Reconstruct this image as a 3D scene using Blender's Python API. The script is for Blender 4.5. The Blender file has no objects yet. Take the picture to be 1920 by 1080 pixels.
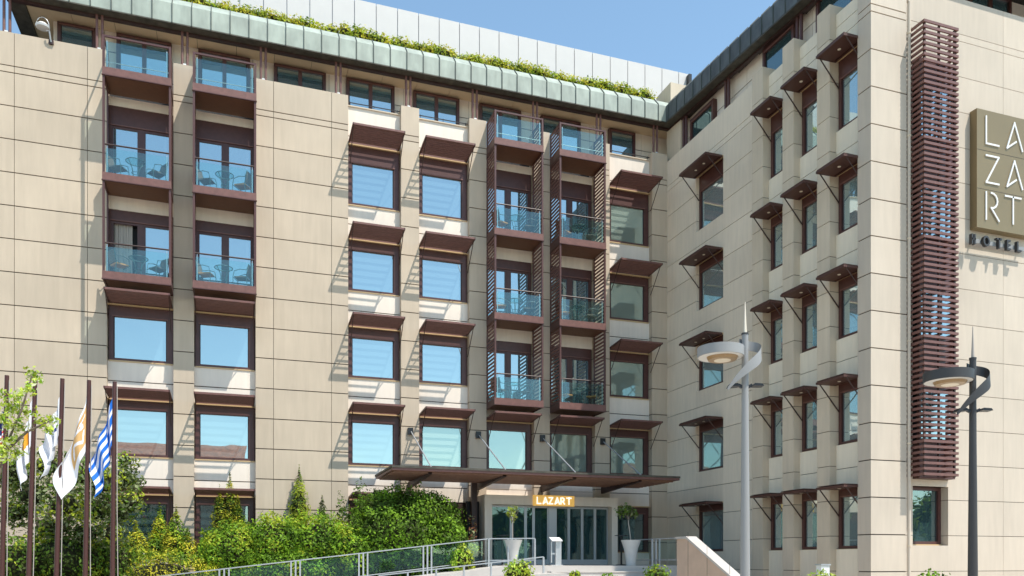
import bpy, bmesh, math, random
import numpy as np
from mathutils import Vector, Matrix
rnd = random.Random(7)
nrg = np.random.default_rng(11)
scene = bpy.context.scene
COL = scene.collection
# ---------------------------------------------------------------- camera
W, CXP, HOR, VP1, VP2 = 1920.0, 960.0, 1051.0, 5330.0, 437.0
FPX = math.sqrt((VP1 - CXP) * (CXP - VP2))
_n = math.hypot(VP1 - CXP, FPX)
FX, FY = FPX / _n, (VP1 - CXP) / _n
EYE = 1.6
cd = bpy.data.cameras.new('camera'); cam = bpy.data.objects.new('camera', cd); COL.objects.link(cam)
cd.sensor_width = 36; cd.lens = FPX / W * 36; cd.shift_y = (HOR - 540) / W
cd.clip_start = .1; cd.clip_end = 5000
cam.location = (0, 0, EYE); cam.rotation_euler = (math.pi / 2, 0, -math.atan2(FX, FY))
scene.camera = cam
def ray(u, v):
    r = (u - CXP) / FPX
    return FY * r + FX, -FX * r + FY, (HOR - v) / FPX
def onY(u, v, Y): a, b, c = ray(u, v); t = Y / b; return Vector((a * t, Y, EYE + c * t))
def onX(u, v, X): a, b, c = ray(u, v); t = X / a; return Vector((X, b * t, EYE + c * t))
def onD(u, v, D): a, b, c = ray(u, v); return Vector((a * D, b * D, EYE + c * D))
# ---------------------------------------------------------------- light
SUN = Vector((.92, -1.2, 2.75)).normalized()
el = math.asin(SUN.z); az = math.atan2(SUN.x, SUN.y)
world = bpy.data.worlds.new("World"); scene.world = world; world.use_nodes = True
nt = world.node_tree; nt.nodes.clear()
sky = nt.nodes.new('ShaderNodeTexSky'); sky.sky_type = 'NISHITA'; sky.sun_disc = False
sky.sun_elevation = el; sky.sun_rotation = az; sky.air_density = 1.0; sky.dust_density = .25; sky.ozone_density = .7
bg = nt.nodes.new('ShaderNodeBackground'); bg.inputs[1].default_value = .15
wo = nt.nodes.new('ShaderNodeOutputWorld')
tint = nt.nodes.new('ShaderNodeVectorMath'); tint.operation = 'MULTIPLY'; tint.inputs[1].default_value = (1.02, 1.1, 1.0)
nt.links.new(sky.outputs[0], tint.inputs[0]); nt.links.new(tint.outputs[0], bg.inputs[0]); nt.links.new(bg.outputs[0], wo.inputs[0])
sl = bpy.data.lights.new('sun', 'SUN'); sl.energy = 3.55; sl.angle = math.radians(.5); sl.color = (1, .95, .87)
so = bpy.data.objects.new('sun', sl); COL.objects.link(so)
so.rotation_euler = SUN.to_track_quat('Z', 'Y').to_euler()
scene.view_settings.view_transform = 'Standard'; scene.view_settings.look = 'None'
scene.view_settings.exposure = .74; scene.view_settings.gamma = 1
# ---------------------------------------------------------------- materials
def mat(name, col, rough=.7, metal=0, var=0, scale=3, bump=0, bscale=40, stretch=None, spec=.5, var2=0, scale2=.5):
    m = bpy.data.materials.new(name); m.use_nodes = True
    t = m.node_tree; p = t.nodes['Principled BSDF']
    p.inputs['Base Color'].default_value = (*col, 1); p.inputs['Roughness'].default_value = rough
    p.inputs['Metallic'].default_value = metal; p.inputs['Specular IOR Level'].default_value = spec
    if var or bump:
        tc = t.nodes.new('ShaderNodeTexCoord'); mp = t.nodes.new('ShaderNodeMapping')
        geo = t.nodes.new('ShaderNodeNewGeometry')
        if stretch: mp.inputs['Scale'].default_value = stretch
        t.links.new(geo.outputs['Position'], mp.inputs[0])
    if var:
        n = t.nodes.new('ShaderNodeTexNoise'); n.inputs['Scale'].default_value = scale; n.inputs['Detail'].default_value = 6
        t.links.new(mp.outputs[0], n.inputs[0])
        mr = t.nodes.new('ShaderNodeMapRange'); mr.inputs[1].default_value = .3; mr.inputs[2].default_value = .7
        mr.inputs[3].default_value = 1 - var; mr.inputs[4].default_value = 1 + var
        t.links.new(n.outputs[0], mr.inputs[0])
        fac = mr.outputs[0]
        if var2:
            n2 = t.nodes.new('ShaderNodeTexNoise'); n2.inputs['Scale'].default_value = scale2; n2.inputs['Detail'].default_value = 3
            t.links.new(geo.outputs['Position'], n2.inputs[0])
            m2 = t.nodes.new('ShaderNodeMapRange'); m2.inputs[1].default_value = .3; m2.inputs[2].default_value = .7
            m2.inputs[3].default_value = 1 - var2; m2.inputs[4].default_value = 1 + var2
            t.links.new(n2.outputs[0], m2.inputs[0])
            mu = t.nodes.new('ShaderNodeMath'); mu.operation = 'MULTIPLY'
            t.links.new(fac, mu.inputs[0]); t.links.new(m2.outputs[0], mu.inputs[1]); fac = mu.outputs[0]
        vm = t.nodes.new('ShaderNodeVectorMath'); vm.operation = 'SCALE'; vm.inputs[0].default_value = col
        t.links.new(fac, vm.inputs['Scale']); t.links.new(vm.outputs[0], p.inputs['Base Color'])
    if bump:
        b = t.nodes.new('ShaderNodeBump'); b.inputs['Strength'].default_value = bump; b.inputs['Distance'].default_value = .02
        n3 = t.nodes.new('ShaderNodeTexNoise'); n3.inputs['Scale'].default_value = bscale; n3.inputs['Detail'].default_value = 4
        t.links.new(mp.outputs[0], n3.inputs[0]); t.links.new(n3.outputs[0], b.inputs['Height']); t.links.new(b.outputs[0], p.inputs['Normal'])
    return m
def glassmat(name, gcol, refl, dcol, trans, rough=.012, wav=.02):
    m = bpy.data.materials.new(name); m.use_nodes = True; t = m.node_tree; t.nodes.clear()
    out = t.nodes.new('ShaderNodeOutputMaterial'); g = t.nodes.new('ShaderNodeBsdfGlossy'); d = t.nodes.new('ShaderNodeBsdfDiffuse')
    tr = t.nodes.new('ShaderNodeBsdfTransparent'); a = t.nodes.new('ShaderNodeMixShader'); b = t.nodes.new('ShaderNodeMixShader')
    g.inputs[0].default_value = (*gcol, 1); g.inputs['Roughness'].default_value = rough; d.inputs[0].default_value = (*dcol, 1)
    tr.inputs[0].default_value = (.82, .93, .92, 1)
    a.inputs[0].default_value = trans; t.links.new(d.outputs[0], a.inputs[1]); t.links.new(tr.outputs[0], a.inputs[2])
    b.inputs[0].default_value = refl; t.links.new(a.outputs[0], b.inputs[1]); t.links.new(g.outputs[0], b.inputs[2])
    if wav:
        n = t.nodes.new('ShaderNodeTexNoise'); n.inputs['Scale'].default_value = .9; n.inputs['Detail'].default_value = 1
        geo = t.nodes.new('ShaderNodeNewGeometry'); t.links.new(geo.outputs['Position'], n.inputs[0])
        bu = t.nodes.new('ShaderNodeBump'); bu.inputs['Strength'].default_value = wav; bu.inputs['Distance'].default_value = .25
        t.links.new(n.outputs[0], bu.inputs['Height']); t.links.new(bu.outputs[0], g.inputs['Normal'])
    t.links.new(b.outputs[0], out.inputs[0]); return m
def leafmat(name, col):
    m = bpy.data.materials.new(name); m.use_nodes = True; t = m.node_tree; t.nodes.clear()
    out = t.nodes.new('ShaderNodeOutputMaterial'); p = t.nodes.new('ShaderNodeBsdfPrincipled'); tr = t.nodes.new('ShaderNodeBsdfTranslucent')
    mx = t.nodes.new('ShaderNodeMixShader'); mx.inputs[0].default_value = .3
    geo = t.nodes.new('ShaderNodeNewGeometry'); n = t.nodes.new('ShaderNodeTexNoise'); n.inputs['Scale'].default_value = 2.2; n.inputs['Detail'].default_value = 5
    t.links.new(geo.outputs['Position'], n.inputs[0])
    mr = t.nodes.new('ShaderNodeMapRange'); mr.inputs[1].default_value = .3; mr.inputs[2].default_value = .7; mr.inputs[3].default_value = .6; mr.inputs[4].default_value = 1.4
    t.links.new(n.outputs[0], mr.inputs[0])
    vm = t.nodes.new('ShaderNodeVectorMath'); vm.operation = 'SCALE'; vm.inputs[0].default_value = col
    t.links.new(mr.outputs[0], vm.inputs['Scale']); t.links.new(vm.outputs[0], p.inputs['Base Color']); t.links.new(vm.outputs[0], tr.inputs[0])
    p.inputs['Roughness'].default_value = .6; p.inputs['Specular IOR Level'].default_value = .2
    t.links.new(p.outputs[0], mx.inputs[1]); t.links.new(tr.outputs[0], mx.inputs[2]); t.links.new(mx.outputs[0], out.inputs[0]); return m
M = dict(
 stone=mat('beige stone panel', (.53, .43, .32), .75, stretch=(1, 1, .12), var=.045, scale=7, bump=.03, bscale=60, var2=.05, scale2=.6),
 stone2=mat('pale stone panel', (.80, .70, .59), .75, stretch=(1, 1, .12), var=.04, scale=7, bump=.03, bscale=60, var2=.04, scale2=.6),
 stone3=mat('warm stone panel', (.55, .465, .37), .72, var=.04, scale=7, bump=.03, bscale=60, var2=.05, scale2=.5, stretch=(1, 1, .12)),
 stone4=mat('grey beige stone panel', (.64, .53, .395), .75, stretch=(1, 1, .12), var=.045, scale=7, bump=.03, bscale=60, var2=.05, scale2=.6),
 stone5=mat('light warm stone panel', (.77, .65, .50), .75, stretch=(1, 1, .12), var=.045, scale=7, bump=.03, bscale=60, var2=.05, scale2=.5),
 stone6=mat('warm pale spandrel', (.82, .71, .55), .75, stretch=(1, 1, .12), var=.04, scale=7, bump=.03, bscale=60),
 awnd=mat('dark awning', (.075, .03, .022), .5),
 joint=mat('dark joint', (.09, .075, .06), .9),
 dark=mat('dark room', (.03, .03, .032), .9),
 brown=mat('mauve brown metal', (.085, .033, .028), .42, var=.12, scale=6),
 brownd=mat('dark brown metal', (.04, .016, .013), .5, var=.15, scale=6),
 brownp=mat('painted brown slat', (.165, .074, .06), .5, var=.15, scale=8),
 slat=mat('canopy slat', (.26, .14, .095), .5, var=.15, scale=6),
 wood=mat('brown wood soffit', (.13, .055, .028), .5, var=.2, scale=5, stretch=(1, 8, 8)),
 trim=mat('ochre trim', (.55, .38, .2), .5),
 glass=glassmat('window glass', (.63, .73, .75), .6, (.14, .24, .27), .2),
 glass_right=glassmat('wing window glass', (.74, .88, .88), .55, (.38, .50, .50), .25),
 glassp=glassmat('pale window glass', (.7, .85, .8), .4, (.34, .42, .36), .25),
 glassd=glassmat('lobby glass', (.5, .66, .68), .13, (.03, .09, .10), .6),
 glassb=glassmat('balustrade glass', (.75, .95, 1), .065, (.3, .5, .5), .985, wav=0),
 curtain=mat('curtain', (.42, .38, .34), .9, var=.3, scale=1, stretch=(16, 16, .1)),
 blind=mat('roller blind', (.20, .17, .11), .85),
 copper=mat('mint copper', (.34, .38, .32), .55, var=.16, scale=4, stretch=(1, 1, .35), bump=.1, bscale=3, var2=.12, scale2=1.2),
 copperd=mat('dark wing copper', (.085, .095, .10), .6, var=.3, scale=4, stretch=(1, 1, .5), var2=.25, scale2=1.0),  # darker tone than the main block's eaves copper
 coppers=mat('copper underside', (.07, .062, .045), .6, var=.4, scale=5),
 seam=mat('copper seam', (.06, .075, .065), .6),
 soffit=mat('tan soffit', (.66, .50, .32), .7, var=.05, scale=2),
 whitep=mat('white roof panel', (.60, .575, .55), .6, var=.02, scale=2),
 white=mat('white paint', (.75, .74, .72), .5),
 pot=mat('matt white pot', (.58, .56, .53), .7, var=.05, scale=4),
 steel=mat('brushed steel', (.6, .6, .6), .35, metal=.7),
 alu=mat('pale aluminium', (.45, .46, .47), .4, metal=.4),
 gold=mat('bronze sign face', (.25, .185, .095), .4, metal=.3, var=.04, scale=1),
 glassk=glassmat('dark teal glass', (.6, .72, .74), .3, (.05, .10, .11), .5),
 goldl=mat('golden sign face', (.95, .58, .14), .5),
 iron=mat('teal iron', (.06, .11, .11), .4),
 wicker=mat('brown wicker', (.16, .12, .095), .8, var=.3, scale=40),
 cushion=mat('orange cushion', (.60, .25, .06), .8),
 asphalt=mat('asphalt', (.05, .05, .05), .9, var=.2, scale=8, bump=.3),
 paving=mat('grey paving', (.45, .41, .36), .85, var=.12, scale=3),
 bounce=mat('pale bounce paving', (.50, .45, .38), .85, var=.1, scale=1.5),
 marble=mat('white marble', (.52, .48, .44), .5, var=.06, scale=2),
 pink=mat('pinkish stone', (.58, .42, .31), .7, var=.06, scale=3),
 soil=mat('soil', (.06, .045, .03), .95, var=.3, scale=5),
 core_shade=mat('shaded crown core', (.035, .035, .018), 1, spec=.05, var=.3, scale=9),  # solid crown core, coloured dark for the shade among the leaves
 bark=mat('bark', (.13, .10, .07), .9, var=.35, scale=12, bump=.5, bscale=20),
 lampg=mat('light grey lamp metal', (.27, .268, .262), .5, metal=.0),
 lampd=mat('dark grey lamp metal', (.05, .048, .048), .5, metal=.2),
 lens=mat('amber lens', (.30, .19, .09), .3), lensw=mat('pale lens', (.75, .66, .52), .3),
 pole=mat('flagpole brown', (.062, .019, .014), .45),
 rope=mat('rope', (.38, .34, .3), .8), black=mat('black', (.012, .012, .014), .4),
 blue=mat('flag blue', (.0, .12, .52), .7), fwhite=mat('flag white', (.72, .72, .76), .75), red=mat('flag red', (.6, .02, .02), .7),
 navy=mat('flag navy', (.02, .03, .15), .7), orange=mat('flag orange', (.75, .32, .02), .7), tan=mat('flag tan', (.60, .36, .14), .75),
 roof=mat('brown roof tiles', (.45, .17, .09), .85, var=.35, scale=2.5, bump=.3, bscale=8), plaster=mat('plaster', (.5, .42, .34), .85),
 hill=mat('hill green', (.06, .09, .06), .95, var=.3, scale=.03),
 leaf_a=leafmat('bright leaf', (.22, .38, .025)), leaf_b=leafmat('mid leaf', (.11, .20, .02)), leaf_c=leafmat('dark leaf', (.06, .085, .015)),
 leaf_y=leafmat('yellow leaf', (.56, .50, .04)), leaf_o=leafmat('olive leaf', (.24, .28, .13)), leaf_l=leafmat('lime leaf', (.52, .62, .10)),
 leaf_g=leafmat('gold green leaf', (.36, .42, .03)), leaf_p=leafmat('red leaf', (.28, .12, .06)), flower=leafmat('cream flower', (.6, .62, .38)),
)
M['litw'] = mat('lit white lettering', (.8, .8, .76), .5); _p = M['litw'].node_tree.nodes['Principled BSDF']; _p.inputs['Emission Color'].default_value = (1, .97, .88, 1); _p.inputs['Emission Strength'].default_value = .55
_p = M['goldl'].node_tree.nodes['Principled BSDF']; _p.inputs['Emission Color'].default_value = (1, .55, .12, 1); _p.inputs['Emission Strength'].default_value = .22   # backlit nameplate
VAR = {}
for _k in ('stone', 'stone2', 'stone3', 'stone4', 'stone5'):
    L_ = [M[_k]]
    for f_ in (.955, 1.03, .985):
        m_ = M[_k].copy(); m_.name = M[_k].name + ' variant'
        for n_ in m_.node_tree.nodes:
            if n_.type == 'VECT_MATH': n_.inputs[0].default_value = [c_ * f_ for c_ in n_.inputs[0].default_value]
        L_.append(m_)
    VAR[M[_k].name] = L_
def tone(m): return rnd.choice(VAR[m.name]) if m.name in VAR else m
# ---------------------------------------------------------------- mesh helpers
ORG = {}
class MB:
    def __init__(s): s.v = []; s.f = []; s.m = []; s.mats = []
    def mi(s, m):
        if m not in s.mats: s.mats.append(m)
        return s.mats.index(m)
    def box(s, p, q, m):
        x0, x1 = sorted((p[0], q[0])); y0, y1 = sorted((p[1], q[1])); z0, z1 = sorted((p[2], q[2])); b = len(s.v); k = s.mi(m)
        s.v += [(x0, y0, z0), (x1, y0, z0), (x1, y1, z0), (x0, y1, z0), (x0, y0, z1), (x1, y0, z1), (x1, y1, z1), (x0, y1, z1)]
        for f in ((0, 3, 2, 1), (4, 5, 6, 7), (0, 1, 5, 4), (1, 2, 6, 5), (2, 3, 7, 6), (3, 0, 4, 7)):
            s.f.append(tuple(b + i for i in f)); s.m.append(k)
    def loft(s, loops, m, cap=True, closed=True):
        b = len(s.v); k = s.mi(m); n = len(loops[0])
        for l in loops: s.v += [tuple(p) for p in l]
        for i in range(len(loops) - 1):
            for j in range(n if closed else n - 1):
                j2 = (j + 1) % n
                s.f.append((b + i * n + j, b + i * n + j2, b + (i + 1) * n + j2, b + (i + 1) * n + j)); s.m.append(k)
        if cap:
            s.f.append(tuple(b + j for j in reversed(range(n)))); s.m.append(k)
            s.f.append(tuple(b + (len(loops) - 1) * n + j for j in range(n))); s.m.append(k)
    def tube(s, pts, r, m, seg=8, r2=None):
        pts = [Vector(p) for p in pts]; loops = []
        for i, p in enumerate(pts):
            d = (pts[min(i + 1, len(pts) - 1)] - pts[max(i - 1, 0)]).normalized()
            up = Vector((0, 0, 1)) if abs(d.z) < .9 else Vector((1, 0, 0))
            a = d.cross(up).normalized(); c = a.cross(d)
            rr = r if r2 is None else r + (r2 - r) * i / (len(pts) - 1)
            if isinstance(r, (list, tuple)): rr = r[i]
            loops.append([p + (a * math.cos(t) + c * math.sin(t)) * rr for t in [2 * math.pi * j / seg for j in range(seg)]])
        s.loft(loops, m)
    def lathe(s, c, prof, m, seg=24):
        s.loft([[(c[0] + r * math.cos(2 * math.pi * j / seg), c[1] + r * math.sin(2 * math.pi * j / seg), c[2] + z) for j in range(seg)] for r, z in prof], m)
    def bar(s, a, b, w, h, m, up=Vector((0, 0, 1))):
        a, b = Vector(a), Vector(b); d = (b - a).normalized(); x = d.cross(up).normalized() * w / 2; y = x.cross(d).normalized() * h / 2
        s.loft([[p + x + y, p - x + y, p - x - y, p + x - y] for p in (a, b)], m)
    def prism(s, poly, off, m):
        off = Vector(off); s.loft([[Vector(p) for p in poly], [Vector(p) + off for p in poly]], m)
    def build(s, name, parent=None, smooth=False, org=None):
        a = np.array(s.v, dtype=float); lo = a.min(0); hi = a.max(0)
        o = Vector(org) if org is not None else Vector(((lo[0] + hi[0]) / 2, (lo[1] + hi[1]) / 2, lo[2]))
        me = bpy.data.meshes.new(name); me.from_pydata([tuple(q) for q in (a - np.array(o))], [], s.f)
        for m in s.mats: me.materials.append(m)
        me.polygons.foreach_set('material_index', s.m)
        bm = bmesh.new(); bm.from_mesh(me); bmesh.ops.recalc_face_normals(bm, faces=bm.faces); bm.to_mesh(me); bm.free()
        if smooth:
            me.polygons.foreach_set('use_smooth', [True] * len(me.polygons)); me.set_sharp_from_angle(angle=math.radians(40))
        ob = bpy.data.objects.new(name, me); COL.objects.link(ob); ORG[ob.name] = o
        if parent is not None: ob.parent = parent; ob.location = o - ORG[parent.name]
        else: ob.location = o
        return ob
def thing(name, label, cat, loc, group=None):
    o = bpy.data.objects.new(name, None); o.empty_display_size = .3; COL.objects.link(o); o.location = loc; ORG[o.name] = Vector(loc)
    return tag(o, label, cat, group)
def tag(o, label, cat, group=None, kind=None):
    if label: o['label'] = label
    if cat: o['category'] = cat
    if group: o['group'] = group
    if kind: o['kind'] = kind
    return o
def struct(mb, name): o = mb.build(name); o['kind'] = 'structure'; return o
def copy_tree(root, loc, rotz=0):
    r = root.copy(); COL.objects.link(r); r.location = loc; r.rotation_euler = (0, 0, rotz); ORG[r.name] = Vector(loc)
    for ch in root.children:
        c = ch.copy(); COL.objects.link(c); c.parent = r
        for g in ch.children: d = g.copy(); COL.objects.link(d); d.parent = c
    return r
# ---------------------------------------------------------------- facades
YP, XC, Y3 = 30.5, 17.594, 18.515
XE = XC - .28
class Face:
    def __init__(s, kind): s.k = kind
    def p(s, a, n, z):
        return (a, YP - n, z) if s.k == 1 else ((XC - n, a, z) if s.k == 2 else (a, Y3 - n, z))
    def box(s, mb, a0, a1, n0, n1, z0, z1, m): mb.box(s.p(a0, n0, z0), s.p(a1, n1, z1), m)
F1, F2, F3 = Face(1), Face(2), Face(3)
def R(z): return 1.6 + (z - 1.6) * .982
idz = lambda z: z
JZ = [17.9, 17.68] + [16.58 - 1.0935 * k for k in range(15)]
def clad(face, mb, a0, a1, n0, n1, z0, z1, zj, aj, m, side=True, gz=.034, ga=.016, t=.03):
    """backing plus separate cladding panels with open joints, front at n1, back at n0"""
    face.box(mb, a0 + .012, a1 - .012, n0, n1 - t, z0, z1 - .01, M['joint'])
    zs = [z0] + sorted(z for z in zj if z0 + .08 < z < z1 - .08) + [z1]
    as_ = [a0] + sorted(a for a in aj if a0 + .05 < a < a1 - .05) + [a1]
    for i in range(len(zs) - 1):
        lo = zs[i] + (gz / 2 if i else 0); hi = zs[i + 1] - (gz / 2 if i < len(zs) - 2 else 0)
        if hi - lo < .03: continue
        for j in range(len(as_) - 1):
            l = as_[j] + (ga / 2 if j else 0); r = as_[j + 1] - (ga / 2 if j < len(as_) - 2 else 0)
            face.box(mb, l, r, n1 - t * .9 if len(as_) > 2 else n0, n1, lo, hi, tone(m))
        if len(as_) > 2 and side:   # side returns
            face.box(mb, a0, a0 + .011, n0, n1 - t * .92, lo, hi, m); face.box(mb, a1 - .011, a1, n0, n1 - t * .92, lo, hi, m)
hotel = thing('hotel_building', 'large beige stone clad hotel with brown awnings, balconies and copper eaves', 'building', (5, 30.5, 0))
FB = [1.95, 5.2, 8.5, 11.78, 15.03]; GT = [3.57, 6.82, 10.02, 13.33, 16.62]; ST = [3.87, 7.14, 10.4, 13.69, 17.27]
NB = -.6   # back of the facade build-up
def window(face, a0, a1, fb, gt, st, n=-.27, bl=.14, br=.2, glass='glass', curtain=None, mull=False, trim=True, name='window', door=False, opened=False):
    mb = MB(); B = M['brown']
    face.box(mb, a0, a0 + bl, n - .1, n, fb, st, B); face.box(mb, a1 - br, a1, n - .1, n, fb, st, B)
    face.box(mb, a0 + bl, a1 - br, n - .1, n - .002, fb, fb + .1, B); face.box(mb, a0 + bl, a1 - br, n - .1, n - .002, gt, st, B)
    if gt < st - .1: face.box(mb, a0 + bl - .04, a1 - br + .04, n - .004, n + .025, gt + .01, gt + .045, M['brownp'])
    i0, i1 = a0 + bl, a1 - br
    # inner rebate
    for q0, q1 in ((i0, i0 + .035), (i1 - .035, i1)): face.box(mb, q0, q1, n - .09, n - .03, fb + .1, gt, M['brownd'])
    if mull:
        c = i0 + (i1 - i0) * .5
        face.box(mb, c - .07, c + .07, n - .09, n - .01, fb + .1, gt, B)
        if door:
            for q in (i0, c + .07, i1 - .06, c - .13): face.box(mb, q, q + .06, n - .085, n - .02, fb + .1, gt, B)
            face.box(mb, i0, i1, n - .085, n - .022, gt - .07, gt, B)
    face.box(mb, a0 - .0, a1 + .0, n + .001, n + .05, fb - .03, fb + .012, M['trim'] if trim else B)
    w = mb.build(name, hotel)
    g = MB(); face.box(g, i0 + .002 if not opened else (i0 + i1) / 2, i1 - .002, n - .075, n - .06, fb + .1, gt, M[glass]); g.build('pane', w)
    if name == 'penthouse_window':
        c = MB(); face.box(c, i0 + .01, i1 - .01, n - .185, n - .17, fb + .1, gt, M['dark']); face.box(c, a0, a1, n - .19, n - .101, gt, st, M['brown']); face.box(c, a0, a0 + bl, n - .19, n - .101, fb, gt, M['brown']); face.box(c, a1 - br, a1, n - .19, n - .101, fb, gt, M['brown']); c.build('reveal', w)
    if curtain:
        c = MB(); cn = n - .14
        k0, k1, zt, zb = curtain[1], curtain[2], gt + .02, fb + .1
        A0, A1 = i0 + (i1 - i0) * k0, i0 + (i1 - i0) * k1
        if curtain[0] == 'c':
            N = max(8, int((A1 - A0) / .035)); top = []; bot = []
            for i in range(N + 1):
                a = A0 + (A1 - A0) * i / N; q = cn - .02 - .025 * math.sin(i * 1.7)
                top.append(face.p(a, q, zt)); bot.append(face.p(a, q, zb))
            c.loft([bot, top], M['curtain'], cap=False, closed=False); c.build('curtain', w)
        else:
            face.box(c, A0, A1, cn - .02, cn, zt - (gt - fb) * curtain[3], zt, M['blind']); c.build('blind', w)
    return w
def awning(face, a0, a1, z, d, n0=-.25, solid=False, strut=(1, 1)):
    mb = MB(); B = M['awnd'] if solid else M['brownp']; t = .07
    slope = .1 if not solid else -.02
    def zz(n): return z + slope * (n - n0) / (d - n0)
    for q in (a0, a1 - .05):
        mb.loft([[face.p(q, n0, zz(n0) - t / 2), face.p(q, d, zz(d) - t / 2), face.p(q, d, zz(d) + t / 2), face.p(q, n0, zz(n0) + t / 2)],
                 [face.p(q + .05, n0, zz(n0) - t / 2), face.p(q + .05, d, zz(d) - t / 2), face.p(q + .05, d, zz(d) + t / 2), face.p(q + .05, n0, zz(n0) + t / 2)]], M['awnd'] if solid else M['brown'])
    face.box(mb, a0 + .05, a1 - .05, d - .06, d - .001, zz(d) - t / 2, zz(d) + t / 2, B)
    face.box(mb, a0 + .05, a1 - .05, n0 + .001, n0 + .05, zz(n0) - t / 2, zz(n0) + t / 2, B)
    N = 9; span = (d - .06) - (n0 + .1)
    for i in range(N):
        n = n0 + .1 + span * (i + .4) / N; w = .058 if not solid else .09
        mb.loft([[face.p(q, n, zz(n) - .035), face.p(q, n + w * .8, zz(n) - .035), face.p(q, n + w * .8 + .03, zz(n) + .033), face.p(q, n + .03, zz(n) + .033)] for q in (a0 + .05, a1 - .05)], B)
    if solid:
        face.box(mb, a0 + .02, a1 - .02, n0 + .02, d - .02, z + .036, z + .05, M['awnd'])
        for f in ((.5,) if a1 - a0 < 1.5 else (.35, .65)):
            c = face.p(a0 + (a1 - a0) * f, d * .55, z - .055); mb.lathe(c, [(.0, 0), (.05, 0), (.05, .03), (.0, .03)], M['lensw'], 10)
    aw = mb.build('awning', hotel)
    for q, on in ((a0 + .04, strut[0]), (a1 - .04, strut[1])):
        if on:
            s = MB(); s.tube([face.p(q, d - .12, zz(d) - .03), face.p(q, .02 if not solid else -.1, z - .9)], .016 if not solid else .02, M['brownd'], 6); s.build('strut', aw)
    return aw
def balcony(face, a0, a1, zf, ztop, top=False, d=1.0, left=True):
    mb = MB(); B = M['brown']
    face.box(mb, a0, a1, -.2, d - .002, zf - .2, zf, M['wood']); face.box(mb, a0 - .02, a1 + .02, d, d + .05, zf - .21, zf + .04, M['brownp'])
    face.box(mb, a0 - .02, a0 + .03, -.0, d, zf - .235, zf + .036, B); face.box(mb, a1 - .03, a1 + .02, -.0, d, zf - .235, zf + .036, B)
    face.box(mb, a0 - .035, a1 + .035, d + .001, d + .075, zf - .24, zf - .212, B)
    for q in (a0 - .015, a1 - .055):
        face.box(mb, q, q + .07, d - .03, d + .04, zf + .04, ztop, B)
        face.box(mb, q, q + .05, .0, .05, zf + .04, ztop, B)
        face.box(mb, q + .01, q + .05, .05, d - .03, ztop - .06, ztop - .002, B)
    if top: face.box(mb, a0 + .055, a1 - .055, d - .02, d + .03, ztop - .06, ztop, B)
    b = mb.build('balcony', hotel)
    for q in ((a0 + .0, a1 - .04) if left else (a1 - .04,)):
        l = MB(); z = zf + .08
        while z < ztop - .08:
            l.loft([[face.p(x, .05, z), face.p(x, d - .03, z), face.p(x, d - .03, z + .065), face.p(x, .05, z + .065)] for x in (q, q + .035)], M['brownp']); z += .148
        l.build('louvre_screen', b)
    g = MB(); face.box(g, a0 + .08, a1 - .08, d - .012, d + .004, zf + .06, (zf + .86) if not top else ztop - .2, M['glassb']); g.build('glass_panel', b)
    h = MB()
    if not top: h.tube([face.p(a0 + .05, d, zf + .98), face.p(a1 - .05, d, zf + .98)], .028, M['brownd'], 8)
    else: h.tube([face.p(a0 + .05, d - .04, zf + .25), face.p(a1 - .05, d - .04, zf + .25)], .012, M['steel'], 6)
    for q in (a0 + .12, a1 - .12):
        face.box(h, q - .012, q + .012, d - .05, d - .015, zf + .05, (zf + .95) if not top else ztop - .15, M['steel'])
    h.build('hand_rail', b)
    return b
# --- main block body
b = MB(); b.box((-12, YP + .6, 0), (28, YP + 12, 18.25), M['dark']); b.box((XC + .6, Y3 + .8, 0), (30, YP + .6, 18.2), M['dark']); b.build('inner_block', hotel)
VJ = []
def wall_piece(face, a0, a1, z0, z1, n1, m='stone', zj=JZ, aj=(), name='wall'):
    mb = MB(); clad(face, mb, a0, a1, NB, n1, z0, z1, zj, aj, M[m]); return mb.build(name, hotel)
wall_piece(F1, -12, -4.07, 0, 19.0, 0, aj=(-4.66, -6.82, -7.42, -9.6, -11.8))
wall_piece(F1, .77, 4.07, 0, 19.0, 0, aj=(1.39, 3.46))
for a0, a1 in ((-1.97, -1.3), (6.07, 6.77), (8.78, 9.48), (11.5, 12.18), (14.2, 14.87), (16.86, XC + .01)):
    wall_piece(F1, a0, a1, 0, 19.0, 0, name='pilaster')
bays = dict(A=(-4.07, -1.97), B=(-1.3, .77), C=(4.07, 6.07), D=(6.77, 8.78), E=(9.48, 11.5), Fb=(12.18, 14.2), G=(14.87, 16.86))
nbal = dict(A=2, B=2, C=0, D=0, E=3, Fb=3, G=0)
SPJ = [4.45, 7.8, 11.05, 14.3, 17.62]
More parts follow.
